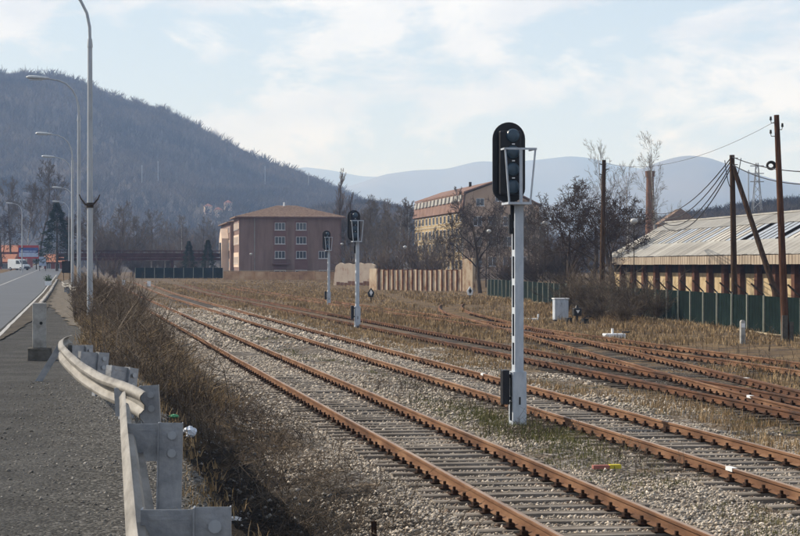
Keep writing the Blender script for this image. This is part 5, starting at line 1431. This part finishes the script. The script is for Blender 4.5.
def conifer(label, x, d, ytop, zb, w=.26, group='dark conifers'):
    X = (x - 400) * d / F; h = HC + (266 - ytop) * d / F - zb
    t = thing('conifer', label, 'conifer', (X, d, zb), 0, group)
    MB().tube([(0, 0, -.2), (0, 0, h * .97)], [h * .022, .02], 8).build('trunk', 'bark', t)
    n = 2600; f = npr.random(n) ** .75; z = h * (.1 + .9 * f); rad = h * w * (1 - f) ** .8 * np.sqrt(npr.uniform(.15, 1, n)) * (1 + .25 * np.sin(f * 40)); a = npr.uniform(0, 6.283, n)
    A = np.stack([rad * np.cos(a), rad * np.sin(a), z], 1); l = h * npr.uniform(.02, .05, n)
    B = A + np.stack([np.cos(a) * l, np.sin(a) * l, -l * npr.uniform(-.2, .5, n)], 1)
    v_, f_ = tubes(A, B, np.full(n, h * .006), np.full(n, h * .002)); link('crown', np_mesh('crown', v_, f_, 'needle'), t)
# far left group
tree('tall bare tree left of the billboard, highest of the roadside trees', 40, 400, 158, 'tall', 0, 'bark', 'twig_grey', 3, .022)
tree('bare tree at the left picture edge above the red house', 12, 430, 176, 'tall', 1, 'bark', 'twig_grey', 3, .022)
tree('spindly bare tree between the two tallest roadside trees', 26, 410, 182, 'birch', 0, 'bark_pale', 'twig_grey', 3, .022)
conifer('dark evergreen among the street lamps right of the billboard', 57, 330, 203, 2.0, .3)
tree('dark bare tree low at the left edge', 1, 380, 212, 'broad', 0, 'bark', 'twig_dark', 3, .022)
tree('dark bare tree right behind the dark evergreen', 68, 350, 208, 'broad', 1, 'bark', 'twig_dark', 2, .022)
for i, (x, d, y, k, vr, lab) in enumerate((
    (104, 385, 214, 'scrub', 0, 'rounded brown thicket tree right of the lamp posts'), (120, 390, 208, 'scrub', 1, 'brown bushy bare tree left of the footbridge middle'),
    (133, 380, 216, 'tall', 2, 'grey bare tree standing behind the footbridge middle'), (143, 400, 222, 'birch', 1, 'slim pale birch behind the footbridge'),
    (158, 390, 226, 'scrub', 2, 'low brown thicket behind the open shelter'), (172, 420, 218, 'tall', 3, 'bare tree behind the footbridge, left of the small conifers'),
    (196, 430, 224, 'scrub', 0, 'brown thicket behind the green fence end'), (212, 440, 228, 'tall', 1, 'thin bare tree touching the left wing of the mauve house'), (108, 300, 252, 'scrub', 2, 'low brown bush at the left end of the footbridge'),
    (98, 330, 196, 'tall', 0, 'bare tree close right of the nearest lamp post'), (116, 360, 200, 'tall', 4, 'bare tree above the rounded brown thicket'), (150, 410, 208, 'tall', 1, 'bare tree behind the middle of the footbridge'),
    (182, 415, 214, 'birch', 3, 'pale birch left of the small conifers'), (202, 425, 216, 'tall', 2, 'bare tree between the small conifers and the mauve wing'), (164, 380, 236, 'scrub', 1, 'low thicket right of the open shelter'), (136, 350, 240, 'scrub', 0, 'low thicket left of the open shelter'), (182, 372, 244, 'scrub', 2, 'low thicket behind the left green fence'))):
    tree(lab, x, d, y, k, vr, 'bark_pale' if k == 'birch' else 'bark', 'twig_brown' if k == 'scrub' else 'twig_grey', 1.0, .042 if k == 'scrub' else .022, 1.25 if k == 'scrub' else 1.0)
conifer('small conifer by the green fence, left one', 189, 335, 241, .8, .24); conifer('small conifer by the green fence, right one', 208, 340, 240, .8, .24)
# behind and right of the mauve house
for i, (x, d, y, k, vr, lab) in enumerate((
    (339, 372, 168, 'poplar', 0, 'tall slim poplar right of the mauve house'), (349, 380, 192, 'poplar', 1, 'shorter poplar beside the tall slim one'),
    (361, 300, 200, 'tall', 4, 'bare tree above the middle signal head'), (371, 330, 207, 'tall', 0, 'bare tree right of the middle signal head'),
    (383, 280, 198, 'tall', 2, 'bare tree midway between middle signal and factory'), (396, 290, 206, 'birch', 2, 'pale birch left of the yellow factory'),
    (408, 270, 200, 'birch', 0, 'pale birch in front of the left factory corner'), (419, 262, 222, 'scrub', 1, 'brown thicket below the factory windows'),
    (437, 255, 226, 'tall', 3, 'bare tree in front of the yellow factory wall'), (452, 250, 216, 'tall', 1, 'bare tree before the corner of the yellow factory'),
    (462, 262, 186, 'birch', 1, 'thin tall birch rising over the factory roof corner'), (502, 225, 196, 'birch', 3, 'white birch left of the large signal mast'),
    (497, 240, 200, 'birch', 2, 'second white birch before the brown gable'), (512, 235, 206, 'tall', 4, 'bare tree behind the large signal mast'),
    (530, 215, 204, 'tall', 0, 'bare tree right of the large signal mast'), (543, 200, 212, 'tall', 2, 'bare tree left of the broad dark tree'),
    (378, 250, 236, 'scrub', 0, 'thicket above the left end of the rusty fence'), (398, 245, 240, 'scrub', 2, 'thicket above the middle of the rusty fence'),
    (430, 240, 240, 'scrub', 1, 'thicket above the right half of the rusty fence'), (355, 280, 232, 'scrub', 2, 'thicket above the pinkish wall'),
    (512, 205, 240, 'scrub', 0, 'brown thicket behind the green fence by the large mast'), (535, 190, 238, 'scrub', 1, 'brown thicket behind the green fence right of the large mast'),
    (464, 230, 236, 'scrub', 2, 'thicket right behind the end slab of the rusty fence'),
    (366, 275, 212, 'tall', 3, 'bare tree between the middle signal and the rusty fence'), (390, 265, 214, 'tall', 1, 'bare tree over the middle of the rusty fence'),
    (402, 300, 196, 'tall', 4, 'high bare tree just left of the yellow factory'), (376, 310, 194, 'tall', 2, 'high bare tree against the hill right of the middle signal'),
    (426, 258, 232, 'birch', 3, 'small birch before the factory windows'), (444, 248, 232, 'tall', 0, 'low bare tree before the middle of the factory wall'),
    (472, 235, 205, 'tall', 2, 'bare tree overlapping the factory corner and gable'), (486, 215, 214, 'tall', 3, 'bare tree before the gable, left of the globe lamp'),
    (520, 225, 198, 'birch', 0, 'birch close behind the right side of the large mast'), (536, 230, 196, 'tall', 1, 'bare tree at the right end of the brown gable'),
    (551, 205, 206, 'tall', 3, 'bare tree between the gable and the broad dark trees'), (560, 190, 216, 'scrub', 0, 'thicket left of the broad dark trees'),
    (500, 200, 244, 'scrub', 2, 'low thicket over the green fence left of the large mast'), (350, 330, 214, 'tall', 0, 'bare tree under the two poplars'),
    (332, 345, 222, 'tall', 4, 'bare tree touching the right end of the mauve roof'))):
    tree(lab, x, d, y, k, vr, 'bark_pale' if k == 'birch' else 'bark', 'twig_brown' if k in ('scrub', 'poplar') else 'twig_grey', .6, .035 if k == 'scrub' else .018, 1.3 if k == 'scrub' else 1.0)
tree('dark forked tree leaning over the right end of the rusty fence', 480, 196, 190, 'broad', 2, 'bark', 'twig_dark', .3, .014, .8)
tree('left one of the two broad dark bare trees beside the dark pole', 574, 145, 182, 'broad', 3, 'bark', 'twig_dark', .1, .014, 1.0)
tree('right one of the two broad dark bare trees, by the warehouse end', 613, 140, 178, 'broad', 4, 'bark', 'twig_dark', .1, .014, 1.05)
tree('dark bare tree behind the pair of broad trees', 592, 175, 176, 'broad', 0, 'bark', 'twig_dark', .1, .014, 1.0)
tree('tall thin birch rising above the broad dark trees', 600, 185, 138, 'birch', 3, 'bark_pale', 'twig_pale', .2, .008, .9)
tree('tall thin birch beside the factory chimney', 648, 190, 130, 'birch', 1, 'bark_pale', 'twig_pale', .2, .008, .9)
tree('slim birch between the chimney and the broad trees', 630, 195, 158, 'birch', 0, 'bark_pale', 'twig_pale', .2, .008, .9)
for i, (x, d, y, w_, lab) in enumerate(((566, 112, 262, 1.5, 'brown thicket behind the pale cabinet'), (585, 106, 256, 1.4, 'brown thicket below the left broad tree'), (606, 104, 252, 1.4, 'brown thicket at the foot of the dark pole'), (625, 100, 258, 1.4, 'brown thicket below the right broad tree'), (642, 98, 266, 1.5, 'brown thicket covering the green fence near the warehouse corner'), (600, 96, 282, 1.7, 'low brown bush on the grass bank below the thickets'), (622, 92, 286, 1.7, 'low brown bush in front of the fence, right end of the bank'), (656, 96, 280, 1.4, 'thin brown bush against the green fence'))):
    tree(lab, x, d, y, 'scrub', i % 3, 'bark', 'brush_stem', .05, .012, w_, 'brown thickets before the green fence', 5.0, 'thicket', 'bush')
for i, (x, d, y, lab) in enumerate(((100, 70, 262, 'leafless sapling right of the nearest lamp post'), (118, 80, 266, 'leafless sapling among the brush on the bank'), (133, 95, 270, 'small sapling at the right edge of the brush'), (82, 84, 262, 'leafless sapling left of the nearest lamp post'))):
    tree(lab, x, d, y, 'scrub', i % 3, 'bark', 'twig_brown', None, .008, .8, 'saplings on the bank', 3.0, 'sapling', 'sapling')

# ------------------------------------------------------------------ haze
hm = bpy.data.materials.new('haze_air'); hm.use_nodes = True
hn = hm.node_tree.nodes; hn.clear()
ho = hn.new('ShaderNodeOutputMaterial'); hv = hn.new('ShaderNodeVolumePrincipled')
hv.inputs['Color'].default_value = (0.42, 0.62, 1.0, 1)
hv.inputs['Density'].default_value = 0.0002
hv.inputs['Absorption Color'].default_value = (1, 1, 1, 1)
hv.inputs['Anisotropy'].default_value = 0.0
hm.node_tree.links.new(hv.outputs[0], ho.inputs['Volume'])
MATS['haze_air'] = hm
tag(MB().box((-9500, -300, -6), (9500, 13500, 640)).build('haze', 'haze_air'), 'thin blue haze filling the air of the valley', 'haze', kind='stuff')
